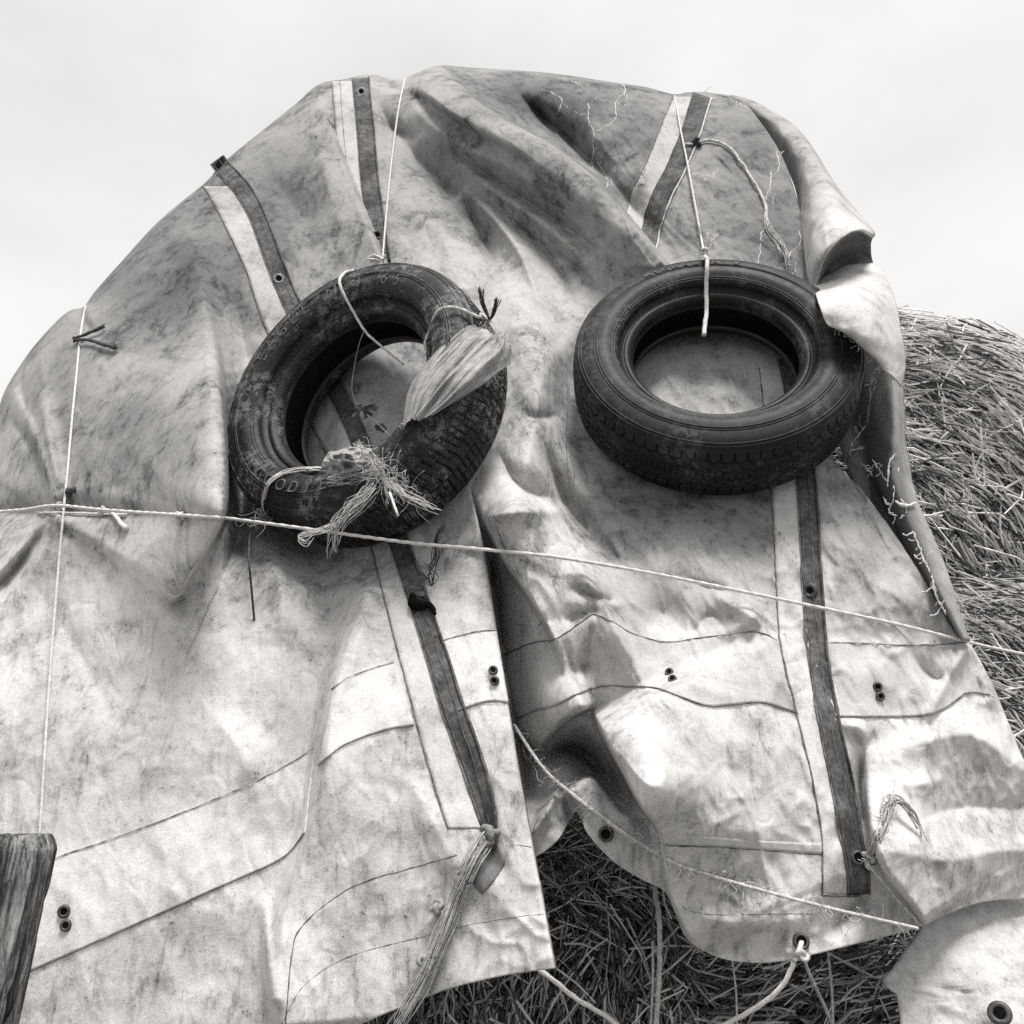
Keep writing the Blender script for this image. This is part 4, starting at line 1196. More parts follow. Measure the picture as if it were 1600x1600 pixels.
# long cord running across the whole tarpaulin
P_h1 = surf_line([(-200, 846), (-40, 806), (40, 796), (90, 790), (165, 797), (285, 805), (350, 809)], 'L', 120, True, .006)
P_h2 = surf_line([(350, 809), (500, 829), (640, 848), (740, 857), (850, 868), (930, 880), (1030, 898), (1120, 916), (1260, 945), (1400, 975), (1508, 1002)], 'min', 240, True, .006)
P_h3 = px3([(1508, 1002, 1.77), (1555, 1013, 1.85), (1640, 1030, 1.98)], 20)
k_ = 8
P_h2[:k_] += (P_h1[-1] - P_h2[0]) * np.linspace(1, 0, k_)[:, None]
P_h3[:] += (P_h2[-1] - P_h3[0]) * np.linspace(1, 0, len(P_h3))[:, None]
tw = twine('twine', 'pale cord stretched right across the tarpaulin below both tyres', np.vstack([P_h1, P_h2[1:], P_h3[1:]]), 0.0030, M_TWINE)
for (u, v, sd) in ((165, 797, 1), (287, 805, 2), (100, 793, 3)):
    add_knot(tw, on(np.array([u]), np.array([v]), 'L', .012)[0][0], .008, .0026, M_TWINE, sd)
for pts in ([(168, 798), (182, 808), (192, 820), (201, 828)], [(287, 806), (284, 814), (282, 822)]):
    c = catmull(pts, 24); Q, _ = on(c[:, 0], c[:, 1], 'L', .009)
    g = Geo(); rope(g, Q, np.linspace(.0026, .0050, len(Q)))
    g.V.append(bundle(Q[12:], 8, .002, .0005, 4).V[0]) if False else None
    link('loose_end', g.mesh('loose_end', M_TWINE), tw)
c = catmull([(60, 803), (120, 805), (200, 806)], 30); Q, _ = on(c[:, 0], c[:, 1], 'L', .007)
g = Geo(); rope(g, Q, .0022); link('second_strand', g.mesh('second_strand', M_TWINE), tw)

# vertical cord over the left shoulder, ending at the post
P = surf_line([(134, 478), (126, 520), (120, 580), (113, 650), (106, 730), (100, 790), (92, 880), (82, 1000), (72, 1140), (62, 1300), (52, 1420)], 'L', 160, True, .010)
tw = twine('twine', 'thin upright cord over the left shoulder of the tarpaulin, dark knotted tails', P, 0.0024, M_TWINE)
for pts, r in (([(122, 533), (138, 527), (152, 521), (166, 515)], .0042), ([(122, 535), (142, 536), (160, 541), (184, 548)], .0046), ([(102, 776), (110, 771), (121, 767)], .0062)):
    c = catmull(pts, 26); Q, _ = on(c[:, 0], c[:, 1], 'L', .014)
    g = Geo(); rope(g, Q, r * np.linspace(.7, 1.0, 26), .2)
    for V_, F_ in [tube_geo(Q[-5:] + np.linspace(0, 1, 5)[:, None] * np.random.default_rng(i).normal(0, .004, 3), .0008, sides=3) for i in range(9)]: g.add(V_, F_)
    link('dark_tail', g.mesh('dark_tail', M_DARKTW), tw)
add_knot(tw, on(np.array([122.]), np.array([534.]), 'L', .012)[0][0], .007, .0026, M_DARKTW, 5)

# cords from which the tyres hang
Pa = surf_line([(633, 124), (631, 130), (622, 175), (612, 250), (604, 330), (598, 402)], 'L', 60, True, .008)
twA = twine('twine', 'white hanging cord from the peak down to the dusty block tread tyre', Pa, 0.0025, M_TWINE)
Q = np.array([tyA.at(*p, off=o_) for p, o_ in (((548, 418), .001), ((538, 428), .006), ((536, 450), .007), ((541, 475), .007), ((550, 497), .006), ((562, 508), -.01), ((586, 525), -.05))])
g = Geo(); rope(g, smooth3(Q, 60), np.linspace(.0034, .0022, 60)); link('loop', g.mesh('loop', M_TWINE), twA)
# white scrap at its knot
g = Geo()
for i in range(16):
    rg = np.random.default_rng(50 + i); c0 = pix(np.array(598.), np.array(407.), np.array(2.28)); e = c0 + rg.normal(0, 1, 3) * np.array([.022, .01, .008]) + np.array([-.012, 0, -.002])
    g.tube(smooth3([c0, (c0 + e) / 2 + rg.normal(0, .004, 3), e], 8), .0025, sides=4)
link('white_scrap', g.mesh('white_scrap', M_TWINE), twA)
Pb = surf_line([(1054, 150), (1056, 158), (1063, 200), (1075, 260), (1088, 330), (1098, 385), (1101, 398)], 'R', 60, True, .022)
Q = np.array([tyB.at(*p, off=o_) for p, o_ in (((1101, 403), .012), ((1104, 414), .012), ((1104, 428), .012), ((1104, 442), .012), ((1106, 462), .008), ((1104, 478), .004), ((1102, 497), .002))])
Pb = smooth3(np.vstack([Pb[::6], Q]), 120)
rr_ = np.interp(np.linspace(0, 1, len(fine(Pb, .004))), [0, .7, .8, 1], [.0024, .0026, .0042, .0048])
g = Geo(); rope(g, fine(Pb, .004), rr_, .12)
twB = link('twine', g.mesh('twine', M_TWINE), None, 'white hanging cord looped over the black zigzag tread tyre', 'twine')
kc = pix(np.array(1101.), np.array(393.), np.array((np.asarray(tyB.at(1101, 403)) - CAM) @ FWD - .01))
add_knot(twB, kc, .008, .003, M_TWINE, 9)
g = Geo()
for i in range(12):
    rg = np.random.default_rng(80 + i)
    tip = kc + np.array([.010 + .012 * rg.random(), -.01, .018 + .02 * rg.random()]) + rg.normal(0, .005, 3)
    g.tube(smooth3([kc, kc * .5 + tip * .5 + rg.normal(0, .003, 3), tip], 8), .0012, sides=4)
link('frayed_end', g.mesh('frayed_end', M_TWINE), twB)

# frayed cord tied to the upper right strap
c = catmull([(1066, 228), (1085, 228), (1105, 222), (1130, 228), (1150, 245), (1170, 275), (1185, 300), (1196, 325), (1197, 345), (1202, 362), (1215, 378), (1224, 395), (1230, 415), (1232, 432)], 120)
Q, _ = on(c[:, 0], c[:, 1], 'R', .010)
g = Geo(); rope(g, Q[:92], np.r_[np.full(60, .0034), np.linspace(.0034, .0044, 32)])
twC = link('twine', g.mesh('twine', M_JUTE), None, 'frayed cord knotted to the upper right strap and trailing behind the black tyre', 'twine')
gg = bundle(Q[68:], 14, .006, .0011, 21); link('frayed_end', gg.mesh('frayed_end', M_JUTE), twC)
link('fibres', fuzz(Q[60:], 60, .03, .0005, 22).mesh('fibres', M_JUTE), twC, kind='stuff')
add_knot(twC, on(np.array([1087.]), np.array([228.]), 'R', .014)[0][0], .013, .0042, M_STRAP, 3)

# hairy jute running over the dark recess to the lower right
c0 = catmull([(803, 1132), (830, 1175), (860, 1212), (900, 1245), (950, 1283), (1000, 1318), (1050, 1347), (1110, 1368), (1200, 1394), (1300, 1420), (1400, 1443), (1434, 1451)], 160)
dd = np.interp(c0[:, 0], [803, 860, 950, 1040, 1120, 1250, 1400, 1470], [1.70, 1.60, 1.52, 1.47, 1.455, 1.45, 1.46, 1.50])
dsf = depth(c0[:, 0], c0[:, 1], 'R') - .006
dsf = np.where(c0[:, 0] > 1395, 9, dsf)
P = pix(c0[:, 0], c0[:, 1], np.minimum(dd, dsf))
twD = twine('twine', 'hairy fraying jute twine slanting across the dark recess to the lower corner', P, 0.0026, M_JUTE)
gg = bundle(P[:70], 4, .003, .0012, 31); link('loose_strands', gg.mesh('loose_strands', M_JUTE), twD)
hot = np.vstack([P[40:48]] * 2 + [P[60:74]] * 2 + [P[82:90]] * 2 + [P[100:106]] * 2 + [P[124:130]] * 2 + [P])
link('fibres', fuzz(hot, 150, .05, .00045, 33, .1).mesh('fibres', M_JUTE), twD, kind='stuff')

# thick frayed bundle hanging from the knotted strap end
pts = [(764, 1306, 1.475), (745, 1335, 1.46), (728, 1370, 1.44), (712, 1408, 1.43), (700, 1440, 1.425), (684, 1480, 1.42), (668, 1520, 1.41), (645, 1560, 1.40), (618, 1612, 1.39)]
a_ = np.array(pts); dS = depth(a_[:, 0], a_[:, 1], 'L')
a_[:, 2] = np.minimum(dS - .018, 9)
P = px3(a_, 80)
g = bundle(P, 90, .0055, .0007, 41, taper=False, curl=.14)
fr = link('frayed_rope', g.mesh('frayed_rope', M_JUTE), None, 'thick frayed rope end hanging from the knotted strap over the lower hem', 'rope')
for i, (u, v) in enumerate(((758, 1306), (774, 1304), (752, 1322))):
    add_knot(fr, on(np.array([float(u)]), np.array([float(v)]), 'L', .012)[0][0], .012, .0055, flat_mat('knot_jute', .22, .9, .1, 120, .5), 60 + i)
for i, (u, v) in enumerate(((684, 1418), (664, 1503))):
    add_knot(fr, on(np.array([float(u)]), np.array([float(v)]), 'L', .016)[0][0], .009, .0045, M_STEM, 70 + i)

# knot and fuzzy loop at the lower right strap
kc = on(np.array([1352.]), np.array([1345.]), 'R', .018)[0][0]
dk = float((kc - CAM) @ FWD)
lp = catmull([(1338, 1342), (1352, 1344), (1364, 1328), (1372, 1308), (1380, 1285), (1385, 1262), (1398, 1248), (1415, 1256), (1428, 1278), (1440, 1305), (1448, 1318)], 90)
ld = np.minimum(dk, depth(lp[:, 0], lp[:, 1], 'R') - .012); ld = np.convolve(np.pad(ld, 6, 'edge'), np.ones(13) / 13, 'valid') - .004
P = pix(lp[:, 0], lp[:, 1], ld)
g = bundle(P, 16, .003, .0011, 45, taper=False, curl=.4)
twE = link('frayed_rope', g.mesh('frayed_rope', M_JUTE), None, 'frayed rope loop tied through the lower right strap eyelet', 'rope')
add_knot(twE, kc, .013, .0042, M_JUTE, 12)
link('fibres', fuzz(P[30:55], 70, .03, .0005, 46).mesh('fibres', M_JUTE), twE, kind='stuff')
g = Geo(); rope(g, px3([(1356, 1350, dk - .02), (1378, 1376, dk - .03), (1405, 1408, dk - .02), (1440, 1446, dk - .02)], 50), .0022); link('tail', g.mesh('tail', M_JUTE), twE)

# white cord swinging from the hem eyelet
e0 = on(np.array([1251.]), np.array([1476.]), 'R', .01)[0][0]; de = float((e0 - CAM) @ FWD)
P = px3([(1253, 1472, de - .004), (1246, 1490, de - .02), (1236, 1515, de - .02), (1218, 1545, de - .02), (1185, 1572, de - .01), (1130, 1602, de + .01), (1060, 1632, de + .03), (1000, 1630, de + .05), (950, 1590, de + .05), (900, 1560, de + .04), (868, 1534, de + .03), (842, 1515, de + .03)], 120)
twF = twine('twine', 'smooth white cord slung from the hem eyelet in a low loop', P, 0.0037, M_TWINE)
add_knot(twF, pix(np.array(1253.), np.array(1492.), np.array(de - .02)), .009, .0034, M_TWINE, 14)
g = Geo(); rope(g, px3([(1254, 1494, de - .01), (1268, 1530, de), (1288, 1572, de + .02), (1310, 1625, de + .03)], 50), .0026); link('tail', g.mesh('tail', M_STEM), twF)

# twines round the dusty tyre
Q = np.array([tyA.at(*p, off=o_) for p, o_ in (((655, 540), -.02), ((652, 528), .004), ((660, 512), .008), ((690, 492), .009), ((715, 483), .010), ((740, 486), .004))])
Q = np.vstack([Q, pix(np.array([752., 766.]), np.array([491., 502.]), np.array([1.86, 1.84]))])
g = Geo(); rope(g, smooth3(Q, 60), .0030)
twG = link('twine', g.mesh('twine', M_JUTE), None, 'cord wound round the upper tread of the dusty tyre with two dark tufts', 'twine')
for pts in ([(765, 500, 1.84), (756, 478, 1.83), (752, 460, 1.82), (750, 444, 1.82)], [(766, 500, 1.84), (772, 485, 1.83), (776, 472, 1.82), (779, 462, 1.82)]):
    gg = bundle(px3(pts, 24), 16, .003, .0011, 51); link('dark_tuft', gg.mesh('dark_tuft', M_DARKTW), twG)
Q = np.array([tyA.at(*p, off=o_) for p, o_ in (((503, 722), -.02), ((492, 722), .004), ((470, 724), .008), ((445, 740), .009), ((425, 760), .009), ((408, 785), .006), ((400, 798), -.01))])
gg = bundle(smooth3(Q, 50), 9, .0022, .0016, 52, taper=False)
twH = link('twine', gg.mesh('twine', M_JUTE), None, 'loose jute twine wrapped round the lower edge of the dusty tyre, dark thread hanging', 'twine')
end = np.asarray(tyA.at(398, 800, off=.0)); dE = float((end - CAM) @ FWD)
link('fibres', fuzz(np.array([end + np.array([0, 0, .0])] * 3), 34, .06, .0006, 53).mesh('fibres', M_STEM), twH, kind='stuff')
dth = float(depth(np.array([398.]), np.array([960.]), 'L')[0]) - .01
g = Geo(); rope(g, px3([(397, 800, dE), (391, 830, dE + .02), (389, 870, dth), (393, 920, dth - .01), (397, 965, dth), (402, 1012, dth - .01)], 60), np.linspace(.0016, .0022, 60)); link('hanging_thread', g.mesh('hanging_thread', M_DARKTW), twH)

# ---- straw and raffia caught on the dusty tyre
C0 = np.asarray(tyA.at(598, 742, off=.02)); dC = float((C0 - CAM) @ FWD)
g = Geo(); rg = np.random.default_rng(77)
for i in range(150):
    q = rg.random(); bx, by = 560 + 80 * q + rg.normal(0, 9), 706 + 62 * q + rg.normal(0, 9)
    a = rg.normal(.9, .9) if rg.random() < .7 else rg.uniform(0, 6.28); L = abs(rg.normal(0, 1)) * 20 + 8
    pts = [(bx, by, dC - .015 + rg.normal(0, .012))]
    for k in range(4):
        a += rg.normal(0, .55); pts.append((pts[-1][0] + L / 4 * math.cos(a), pts[-1][1] + L / 4 * math.sin(a), pts[-1][2] + rg.normal(0, .006)))
    g.tube(px3(pts, 10), rg.uniform(.0003, .0008), sides=3)
raf = link('raffia_tangle', g.mesh('raffia_tangle', M_JUTE), None, 'bristly tangle of raffia and straw caught on the lower rim of the dusty tyre', 'raffia')
for pts, n, sp, sd in (([(600, 745, dC - .02), (575, 720, dC - .01), (558, 700, dC + .03), (548, 692, dC + .05)], 26, .006, 1), ([(590, 752, dC - .02), (570, 775, dC - .05), (545, 798, dC - .07), (528, 820, dC - .08), (520, 850, dC - .07), (516, 878, dC - .06)], 26, .0065, 2),
                       ([(530, 815, dC - .08), (505, 825, dC - .09), (482, 832, dC - .09), (468, 838, dC - .09), (480, 846, dC - .1), (492, 832, dC - .09)], 10, .003, 3), ([(605, 748, dC - .02), (630, 770, dC - .06), (660, 785, dC - .08), (695, 802, dC - .09)], 16, .004, 4), ([(602, 752, dC - .03), (606, 775, dC - .06), (605, 792, dC - .07)], 14, .004, 5), ([(600, 742, dC - .02), (560, 745, dC - .02), (520, 750, dC - .02), (500, 752, dC - .02)], 14, .008, 6)):
    link('strand', bundle(px3(pts, 40), n, sp, .0006, 600 + sd, taper=False, curl=.22).mesh('strand', M_JUTE if sd not in (5,) else M_STEM), raf)
g = Geo(); g.tube(px3([(609, 770, dC - .07), (616, 790, dC - .09), (622, 806, dC - .1)], 6), .0022, sides=6); link('straw', g.mesh('straw', M_TWINE), raf)
# crumpled leaf-like scrap
rows = [[(500, 738, dC + .01), (530, 742, dC - .02), (560, 735, dC - .03)], [(504, 722, dC + .01), (530, 712, dC - .035), (570, 722, dC - .02)], [(515, 706, dC + .03), (545, 702, dC - .0), (578, 705, dC + .01)], [(535, 704, dC + .05), (560, 698, dC + .03), (590, 702, dC + .03)]]
S = net_surface(rows, 26, 26); w_ = (.5 - np.abs(fbm(S[..., 0] / 17 + 3, S[..., 1] / 11, 2)) * 3.0) * .026
me = new_mesh('crumpled_scrap', pix(S[..., 0] + 60 * w_, S[..., 1] - 90 * w_, S[..., 2] - w_).reshape(-1, 3), grid_faces(26, 26), flat_mat('scrap_paper', .30, .8, .2, 70, .4), False)
o_ = link('crumpled_scrap', me, None, 'crumpled pale scrap lodged in the lower rim of the dusty tyre', 'scrap'); sm_ = o_.modifiers.new('t', 'SOLIDIFY'); sm_.thickness = .001

# ---- gauzy rag fluttering off the dusty tyre
def rag_mat():
    m, t, b = base_mat('gauzy_rag', .8, .2)
    cx = t.nodes.new('ShaderNodeCombineXYZ'); t.links.new(attr(t, 'ragu'), cx.inputs[0]); t.links.new(attr(t, 'ragv'), cx.inputs[1])
    n = noise(t, cx.outputs[0], 1.0, 5, .7); n2 = noise(t, coords(t), 260, 2, .6)
    grey_out(t, math_(t, 'MULTIPLY', ramp(t, n, .3, .7, .24, .46), math_(t, 'ADD', .8, math_(t, 'MULTIPLY', n2, .4))), b); bump(t, n, b, .5, .004)
    al = math_(t, 'MULTIPLY', ramp(t, n, .36, .52, .25, .95), ramp(t, noise(t, coords(t), 45, 3, .7), .3, .6, .55, 1.0)); t.links.new(al, b.inputs['Alpha'])
    return m
rows = [[(628, 664, 1.745), (642, 656, 1.70), (658, 654, 1.68), (674, 650, 1.70)], [(634, 620, 1.77), (664, 624, 1.70), (690, 630, 1.68), (712, 626, 1.70)], [(656, 580, 1.78), (694, 586, 1.70), (726, 596, 1.68), (752, 602, 1.70)], [(690, 540, 1.80), (726, 552, 1.73), (756, 566, 1.71), (780, 580, 1.73)], [(718, 510, 1.82), (752, 526, 1.76), (780, 546, 1.74), (798, 566, 1.76)], [(738, 506, 1.83), (766, 518, 1.78), (788, 530, 1.77), (800, 545, 1.78)]]
S = net_surface(rows, 60, 70)
s_ = np.linspace(0, 1, 60)[None]; t_v = np.linspace(0, 1, 70)[:, None]
w_ = .005 * np.sin(s_ * 17 + 1.5 * np.sin(t_v * 3)) + .0025 * np.sin(s_ * 41 + 2 * t_v) + .010 * fbm(S[..., 0] / 40, S[..., 1] / 40, 2)
me = new_mesh('rag', pix(S[..., 0] + 6 * fbm(s_ * 9 + 0 * t_v, 3 * t_v + 0 * s_, 2) * (t_v + .2), S[..., 1] + 8 * fbm(s_ * 14 + 0 * t_v, t_v + 5 + 0 * s_, 2), S[..., 2] - w_).reshape(-1, 3), grid_faces(70, 60), rag_mat(), True, {'ragu': (s_ * 16 + 1.2 * np.sin(t_v * 3)).ravel(), 'ragv': (t_v * 2.5 + 0 * s_).ravel()})
rag = link('rag', me, None, 'gauzy grey rag fluttering across the tread of the dusty tyre', 'rag'); sm_ = rag.modifiers.new('t', 'SOLIDIFY'); sm_.thickness = .0012
g = Geo(); rg = np.random.default_rng(5)
for i in range(40):
    j = rg.integers(0, 60); e = S[-1, j] if rg.random() < .6 else S[0, j // 3]; dr = (12, -9) if e[0] > 700 else (-6, 9)
    g.tube(px3([e, (e[0] + dr[0] * .5 + rg.normal(0, 2), e[1] + dr[1] * .3 + rg.normal(0, 3), e[2]), (e[0] + dr[0] * rg.random(), e[1] + rg.normal(0, 6), e[2])], 6), .0005, sides=3)
link('frayed_hem', g.mesh('frayed_hem', M_JUTE), rag, kind='stuff')

# ---- dead sprig inside the dusty tyre and dead roots dangling under it
dI = 2.02
g = Geo(); g.tube(px3([(570, 515, dI - .06), (562, 535, dI - .04), (556, 560, dI), (550, 600, dI), (553, 622, dI - .01), (565, 640, dI - .02), (590, 662, dI - .05), (612, 684, dI - .09)], 60), np.interp(np.linspace(0, 1, 60), [0, .5, 1], [.0010, .0012, .0022]), sides=6)
sprig = link('dead_sprig', g.mesh('dead_sprig', M_STEM), None, 'thin dead plant sprig hanging inside the dusty tyre', 'plant')
rg = np.random.default_rng(8)
for (u, v) in ((552, 645), (558, 640), (570, 640), (575, 646), (578, 636), (592, 668)):
    C = pix(np.array(float(u)), np.array(float(v)), np.array(dI - .03)); pts = []
    for i in range(9):
        a = i / 9 * 6.28; pts.append(C + (.010 * math.cos(a) * (1 + .5 * rg.random())) * RGT + (.006 * math.sin(a) * (1 + .6 * rg.random())) * UPV + rg.normal(0, .003, 3))
    V_ = np.vstack([pts, [C + rg.normal(0, .003, 3)]]); link('leaf', new_mesh('leaf', V_, [[i, (i + 1) % 9, 9] for i in range(9)], M_LEAF, False), sprig)
g = Geo()
dR = float(depth(np.array([680.]), np.array([890.]), 'L')[0]) - .025
for i in range(10):
    pts = [(686 + rg.normal(0, 1), 826, dR - .04)]
    for k, v in enumerate((845, 868, 885, 900, 915, 930)):
        pts.append((682 - 2 * k + rg.normal(0, 2 + 1.8 * k * (k < 4)), v + rg.normal(0, 2), dR - .02 + rg.normal(0, .004)))
    g.tube(px3(pts[:rg.integers(4, 8)], 24), .0008, sides=4)
roots = link('dead_roots', g.mesh('dead_roots', M_DARKTW), None, 'wiry dead roots dangling below the dusty tyre onto the strap', 'plant')
c = catmull([(646, 934), (648, 948), (658, 951), (668, 950), (676, 955), (680, 965)], 30); P, _ = on(c[:, 0], c[:, 1], 'L', .016)
g = Geo(); g.tube(P, np.interp(np.linspace(0, 1, 30), [0, .25, .6, 1], [.005, .011, .007, .003]), sides=8); link('dark_hook', g.mesh('dark_hook', M_HOLE), roots)
for (u, v, s_z) in ((654, 912, 1.2), (650, 926, 1.1), (660, 905, .8), (656, 935, 1.0)):
    C = on(np.array([float(u)]), np.array([float(v)]), 'L', .014)[0][0]; pts = [C + (.013 * s_z * math.cos(a) * rg.uniform(.6, 1.2)) * RGT + (.009 * s_z * math.sin(a) * rg.uniform(.6, 1.2)) * UPV + rg.normal(0, .003, 3) for a in np.linspace(0, 5.6, 8)]
    link('dead_leaf', new_mesh('dead_leaf', np.vstack([pts, [C]]), [[i, (i + 1) % 8, 8] for i in range(8)], M_LEAF, False), roots)

# ================================================================== STRAW BALES
def straw_mat():
    m, t, b = base_mat('straw', .6, .35)
    n = noise(t, coords(t), 25, 3, .7)
    v = math_(t, 'MULTIPLY', attr(t, 'tone'), ramp(t, n, .3, .7, .7, 1.2))
    grey_out(t, v, b); return m
M_STRAW = straw_mat()
M_CORE = flat_mat('straw_gap_shade', .018, .95, .1, 40, .7, .8)  # near-black core: the shade between stalks put into its colour

class Bale:
    """rounded drum of straw; radii along camera right / up / depth"""
    def __init__(s, u, v, d, ru, rv, rd, label, power=2.6):
        s.C = pix(np.array(float(u)), np.array(float(v)), np.array(float(d)))
        s.A = np.stack([RGT, UPV, -FWD]); s.r = np.array([ru, rv, rd]); s.p = power
        n, m = 60, 90
        ph = np.linspace(-math.pi / 2, math.pi / 2, n); th = np.linspace(0, 2 * math.pi, m, endpoint=False)
        PH, TH = np.meshgrid(ph, th, indexing='ij')
        D = np.stack([np.cos(PH) * np.cos(TH), np.sin(PH), np.cos(PH) * np.sin(TH)], -1)
        P = s.surf(D) * .985
        P = P * (1 + .03 * fbm(TH * 3 + 5, PH * 4 + 3, 3))[..., None]
        s.root = link('straw_bale', new_mesh('straw_bale', (P @ s.A + s.C).reshape(-1, 3), grid_faces(n, m, 0, True), M_CORE), None, label, 'straw bale', None, 'straw bales in the stack')
    def surf(s, D):
        q = (np.abs(D / s.r) ** s.p).sum(-1) ** (1 / s.p)
        return D / q[..., None]
    def straw(s, n, ang, spread, window, length, seed, tone=(.25, .62), rad=(.0014, .0030), lift=(.0, .035), stick=.06, mix=.45, lumpy=True):
        """stalks on the camera side, inside a picture window with margins; ang(u, v) = lie of the straw"""
        rg = np.random.default_rng(seed)
        out = []; need = n; Ps = []; Ns = []
        while need > 0:
            D = rg.normal(size=(n * 4, 3)); D[:, 2] = np.abs(D[:, 2]); D /= np.linalg.norm(D, axis=1)[:, None]
            L = s.surf(D); g = np.sign(L) * np.abs(L / s.r) ** (s.p - 1) / s.r; g /= np.linalg.norm(g, axis=1)[:, None]
            P = L @ s.A + s.C; N = g @ s.A
            rel = P - CAM; dz = rel @ FWD; u = 800 + F * (rel @ RGT) / dz; v = 800 - F * (rel @ UPV) / dz
            ok = (u > window[0]) & (u < window[2]) & (v > window[1]) & (v < window[3]) & ((N * rel).sum(1) < .25 * np.linalg.norm(rel, axis=1))
            Ps.append(np.column_stack([P, N, u, v])[ok]); need -= ok.sum()
        Q = np.vstack(Ps)[:n]; P, N, u, v = Q[:, :3], Q[:, 3:6], Q[:, 6], Q[:, 7]
        a = np.radians(ang(u, v) + rg.normal(0, 1, n) * spread * np.where(rg.random(n) < .3, 2.2, .7))
        I = np.cos(a)[:, None] * RGT - np.sin(a)[:, None] * UPV
        T = I - N * (I * N).sum(1)[:, None]; T /= np.linalg.norm(T, axis=1)[:, None] + 1e-9
        T = T + N * rg.normal(0, stick, n)[:, None]; T /= np.linalg.norm(T, axis=1)[:, None]
        B = np.cross(T, N)
        Ln = rg.uniform(*length, n) * np.where(rg.random(n) < .15, 1.6, 1.0)
        lf = rg.uniform(lift[0], lift[1], n) * rg.random(n)
        lump = .08 * fbm(u / 55 + seed, v / 55 + seed, 3) if lumpy else 0 * u
        C = P + N * (lf + lump)[:, None]
        bend = rg.normal(0, .07, n) * Ln; R = rg.uniform(*rad, n)
        curv = Ln ** 2 / (8 * s.r.min())
        V = np.zeros((n, 3, 4, 3)); th = np.array([0, 1.57, 3.14, 4.71])
        for k, q in enumerate((-.5, 0, .5)):
            c = C + T * (Ln * q)[:, None] + B * (bend * (1 - 4 * q * q))[:, None] - N * (curv * 4 * q * q)[:, None]
            taper = (1, 1, .75)[k]
            V[:, k] = c[:, None] + (R * taper)[:, None, None] * (np.cos(th)[None, :, None] * B[:, None] + np.sin(th)[None, :, None] * N[:, None])
        base = np.arange(n)[:, None, None] * 12
        F_ = []
        loc = []
        for k in range(2):
            for j in range(4): loc.append([k * 4 + j, k * 4 + (j + 1) % 4, k * 4 + 4 + (j + 1) % 4, k * 4 + 4 + j])
        loc.append([8, 9, 10, 11]); loc.append([3, 2, 1, 0])
        F_ = (base + np.array(loc)[None]).reshape(-1, 4)
        tn = np.repeat(np.where(rg.random(n) < mix, rg.uniform(.03, .12, n), rg.uniform(*tone, n)), 12)  # a share of near-black stalks adds to the painted dark of the gaps
        o = link('straw', new_mesh('straw', V.reshape(-1, 3), F_, M_STRAW, False, {'tone': tn}), s.root, kind='stuff')
        return o

baleA = Bale(1335, 886, 3.15, .84, .745, .70, 'upper straw bale showing beside the blown canvas edge', 2.05)
baleA.straw(24000, lambda u, v: 12 + .10 * (np.minimum(u, 1650) - 1400) + .07 * (v - 500), 26, (1330, 440, 1950, 1040), (.05, .16), 1, tone=(.6, .88), rad=(.0010, .0032), lift=(0, .075), stick=.16, mix=.32)
baleB = Bale(1500, 1262, 2.72, .72, .66, .62, 'lower straw bale at the far edge under the end of the long cord')
baleB.straw(26000, lambda u, v: 40 + .05 * (u - 1500) - .01 * (v - 850), 24, (1400, 820, 2000, 1500), (.04, .14), 2, tone=(.6, .88), rad=(.0009, .0028), lift=(0, .075), stick=.16, mix=.32)
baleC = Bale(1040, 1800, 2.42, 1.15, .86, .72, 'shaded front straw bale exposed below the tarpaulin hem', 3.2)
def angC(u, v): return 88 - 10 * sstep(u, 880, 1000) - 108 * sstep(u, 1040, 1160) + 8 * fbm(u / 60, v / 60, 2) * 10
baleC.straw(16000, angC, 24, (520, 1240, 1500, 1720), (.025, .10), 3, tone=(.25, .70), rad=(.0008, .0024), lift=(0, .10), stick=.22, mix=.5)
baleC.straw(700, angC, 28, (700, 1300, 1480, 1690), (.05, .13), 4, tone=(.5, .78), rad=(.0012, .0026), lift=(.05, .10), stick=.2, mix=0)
baleA.straw(250, lambda u, v: 40 + 0 * u, 40, (1380, 470, 1760, 900), (.14, .30), 5, tone=(.6, .8), rad=(.0014, .0030), lift=(.02, .07), stick=.12, mix=0)
baleB.straw(250, lambda u, v: 48 + 0 * u, 30, (1440, 860, 1760, 1300), (.12, .24), 6, tone=(.6, .8), rad=(.0014, .0028), lift=(.02, .06), stick=.1, mix=0)
for pts, r in (([(1022, 1385, 1.70), (1030, 1440, 1.655), (1030, 1520, 1.635), (1024, 1620, 1.625)], .0042), ([(1020, 1470, 1.655), (1020, 1540, 1.64), (1016, 1620, 1.63)], .0022), ([(1144, 1500, 1.66), (1150, 1550, 1.64), (1152, 1620, 1.63)], .0016), ([(1294, 1490, 1.67), (1300, 1550, 1.645), (1302, 1620, 1.63)], .0022)):
    g = Geo(); rope(g, px3(pts, 60), r); link('bale_twine', g.mesh('bale_twine', M_JUTE), baleC.root)

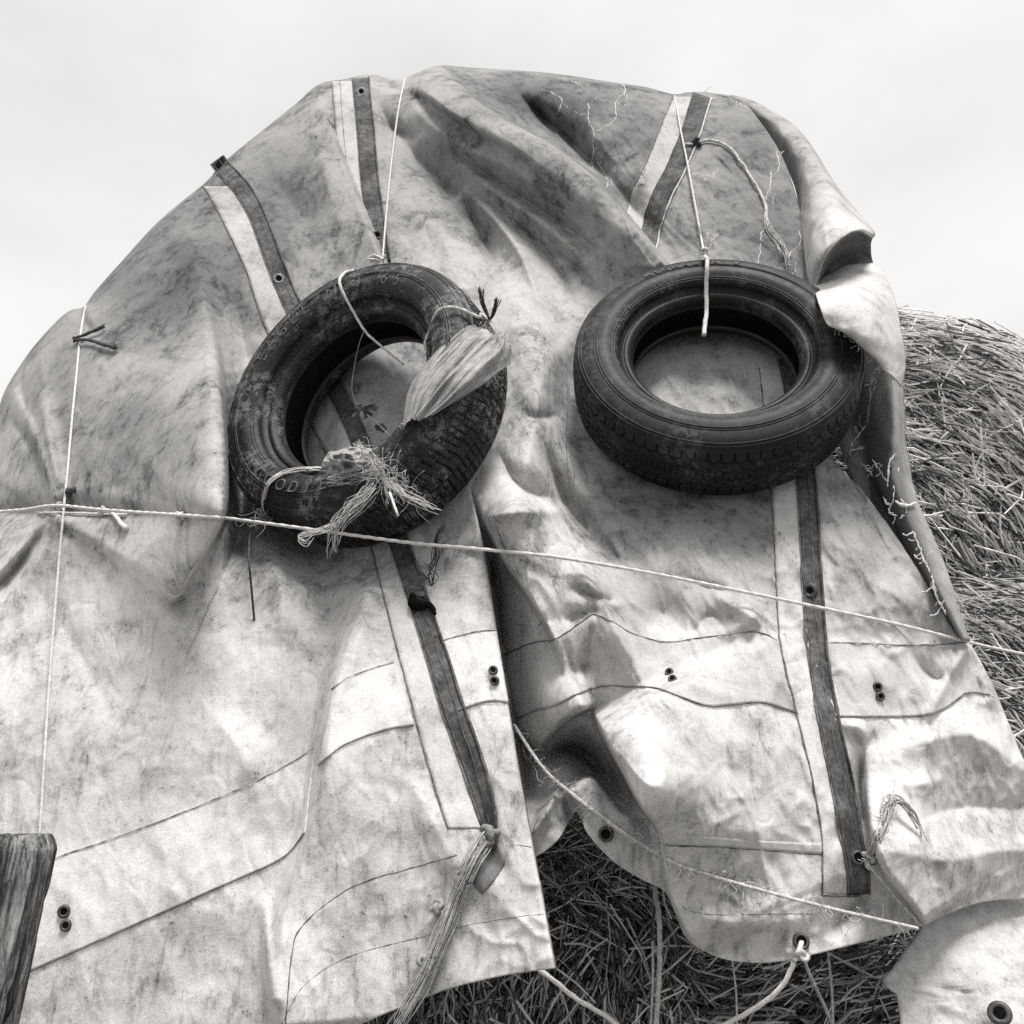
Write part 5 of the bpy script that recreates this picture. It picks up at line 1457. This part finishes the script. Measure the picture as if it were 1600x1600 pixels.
# ================================================================== POST
def wood_mat():
    m, t, b = base_mat('weathered_wood', .9, .1)
    o = coords(t)
    n1 = noise(t, coords(t, (26, 26, 1.6)), 1.0, 6, .7, .6); n2 = noise(t, coords(t, (190, 190, 16)), 1.0, 5, .75, .6); n3 = noise(t, o, 25, 5, .7)
    v = math_(t, 'MULTIPLY', ramp(t, n1, .36, .64, .035, .30), ramp(t, n2, .36, .60, .25, 1.35))
    v = math_(t, 'MULTIPLY', v, ramp(t, n3, .3, .65, .55, 1.2))
    grey_out(t, v, b)
    bump(t, math_(t, 'ADD', n2, n1), b, .8, .006); return m
dP = 1.16
top = pix(np.array(5.), np.array(1304.), np.array(dP))
nP, nA = 220, 200
th = np.linspace(0, 2 * np.pi, nA, endpoint=False)
zz = np.concatenate([np.linspace(0, .03, 40, endpoint=False), .03 + (np.linspace(0, 1, nP - 40) ** 1.6) * (top[2] - .03 + .05)])
sq = (np.abs(np.cos(th)) ** 4.5 + np.abs(np.sin(th)) ** 4.5) ** (-1 / 4.5)
TH, ZZ = np.meshgrid(th, zz)
R = .056 * sq[None, :] * np.ones_like(ZZ)
R *= np.clip(.80 + .20 * np.sqrt(np.clip(ZZ / .018, 0, 1)), 0, 1) * (1 + .10 * np.clip(ZZ / .5, 0, 1))
ax = R * np.cos(TH); ay = R * np.sin(TH)
gr = fbm(TH * 9 + 1.2 * fbm(ZZ * 6, TH * 2, 2), ZZ * 5 + 9, 3); ck = np.clip(1 - np.abs(fbm(TH * 6 + 40 + .5 * fbm(ZZ * 8, TH, 2), ZZ * 3.5 + 3, 2)) * 9, 0, 1) ** 2
chip = np.clip(fbm(TH * 4 + 11, ZZ * 14, 3) - .12, 0, 1)
R2 = R + .009 * gr - .012 * ck - .035 * chip
lean = .0
X = R2 * np.cos(TH); Y = R2 * np.sin(TH)
rot = math.radians(14); Xr = X * math.cos(rot) - Y * math.sin(rot); Yr = X * math.sin(rot) + Y * math.cos(rot)
tilt = .10
Zp = top[2] - ZZ + .006 * fbm(TH * 5, ZZ * 0 + 2, 2) * (ZZ < .03)
V = np.stack([Xr + top[0] - tilt * ZZ, Yr + top[1], Zp], -1).reshape(-1, 3)
cap = np.array([[top[0], top[1], top[2] + .001]])
V = np.vstack([V, cap]); Fc = grid_faces(nP, nA, 0, True)[:, ::-1].tolist() + [[j, (j + 1) % nA, len(V) - 1] for j in range(nA)]
post = link('wooden_post', new_mesh('wooden_post', V, Fc, wood_mat()), None, 'weathered grey wooden post with deep grain cracks in the lower corner', 'post')
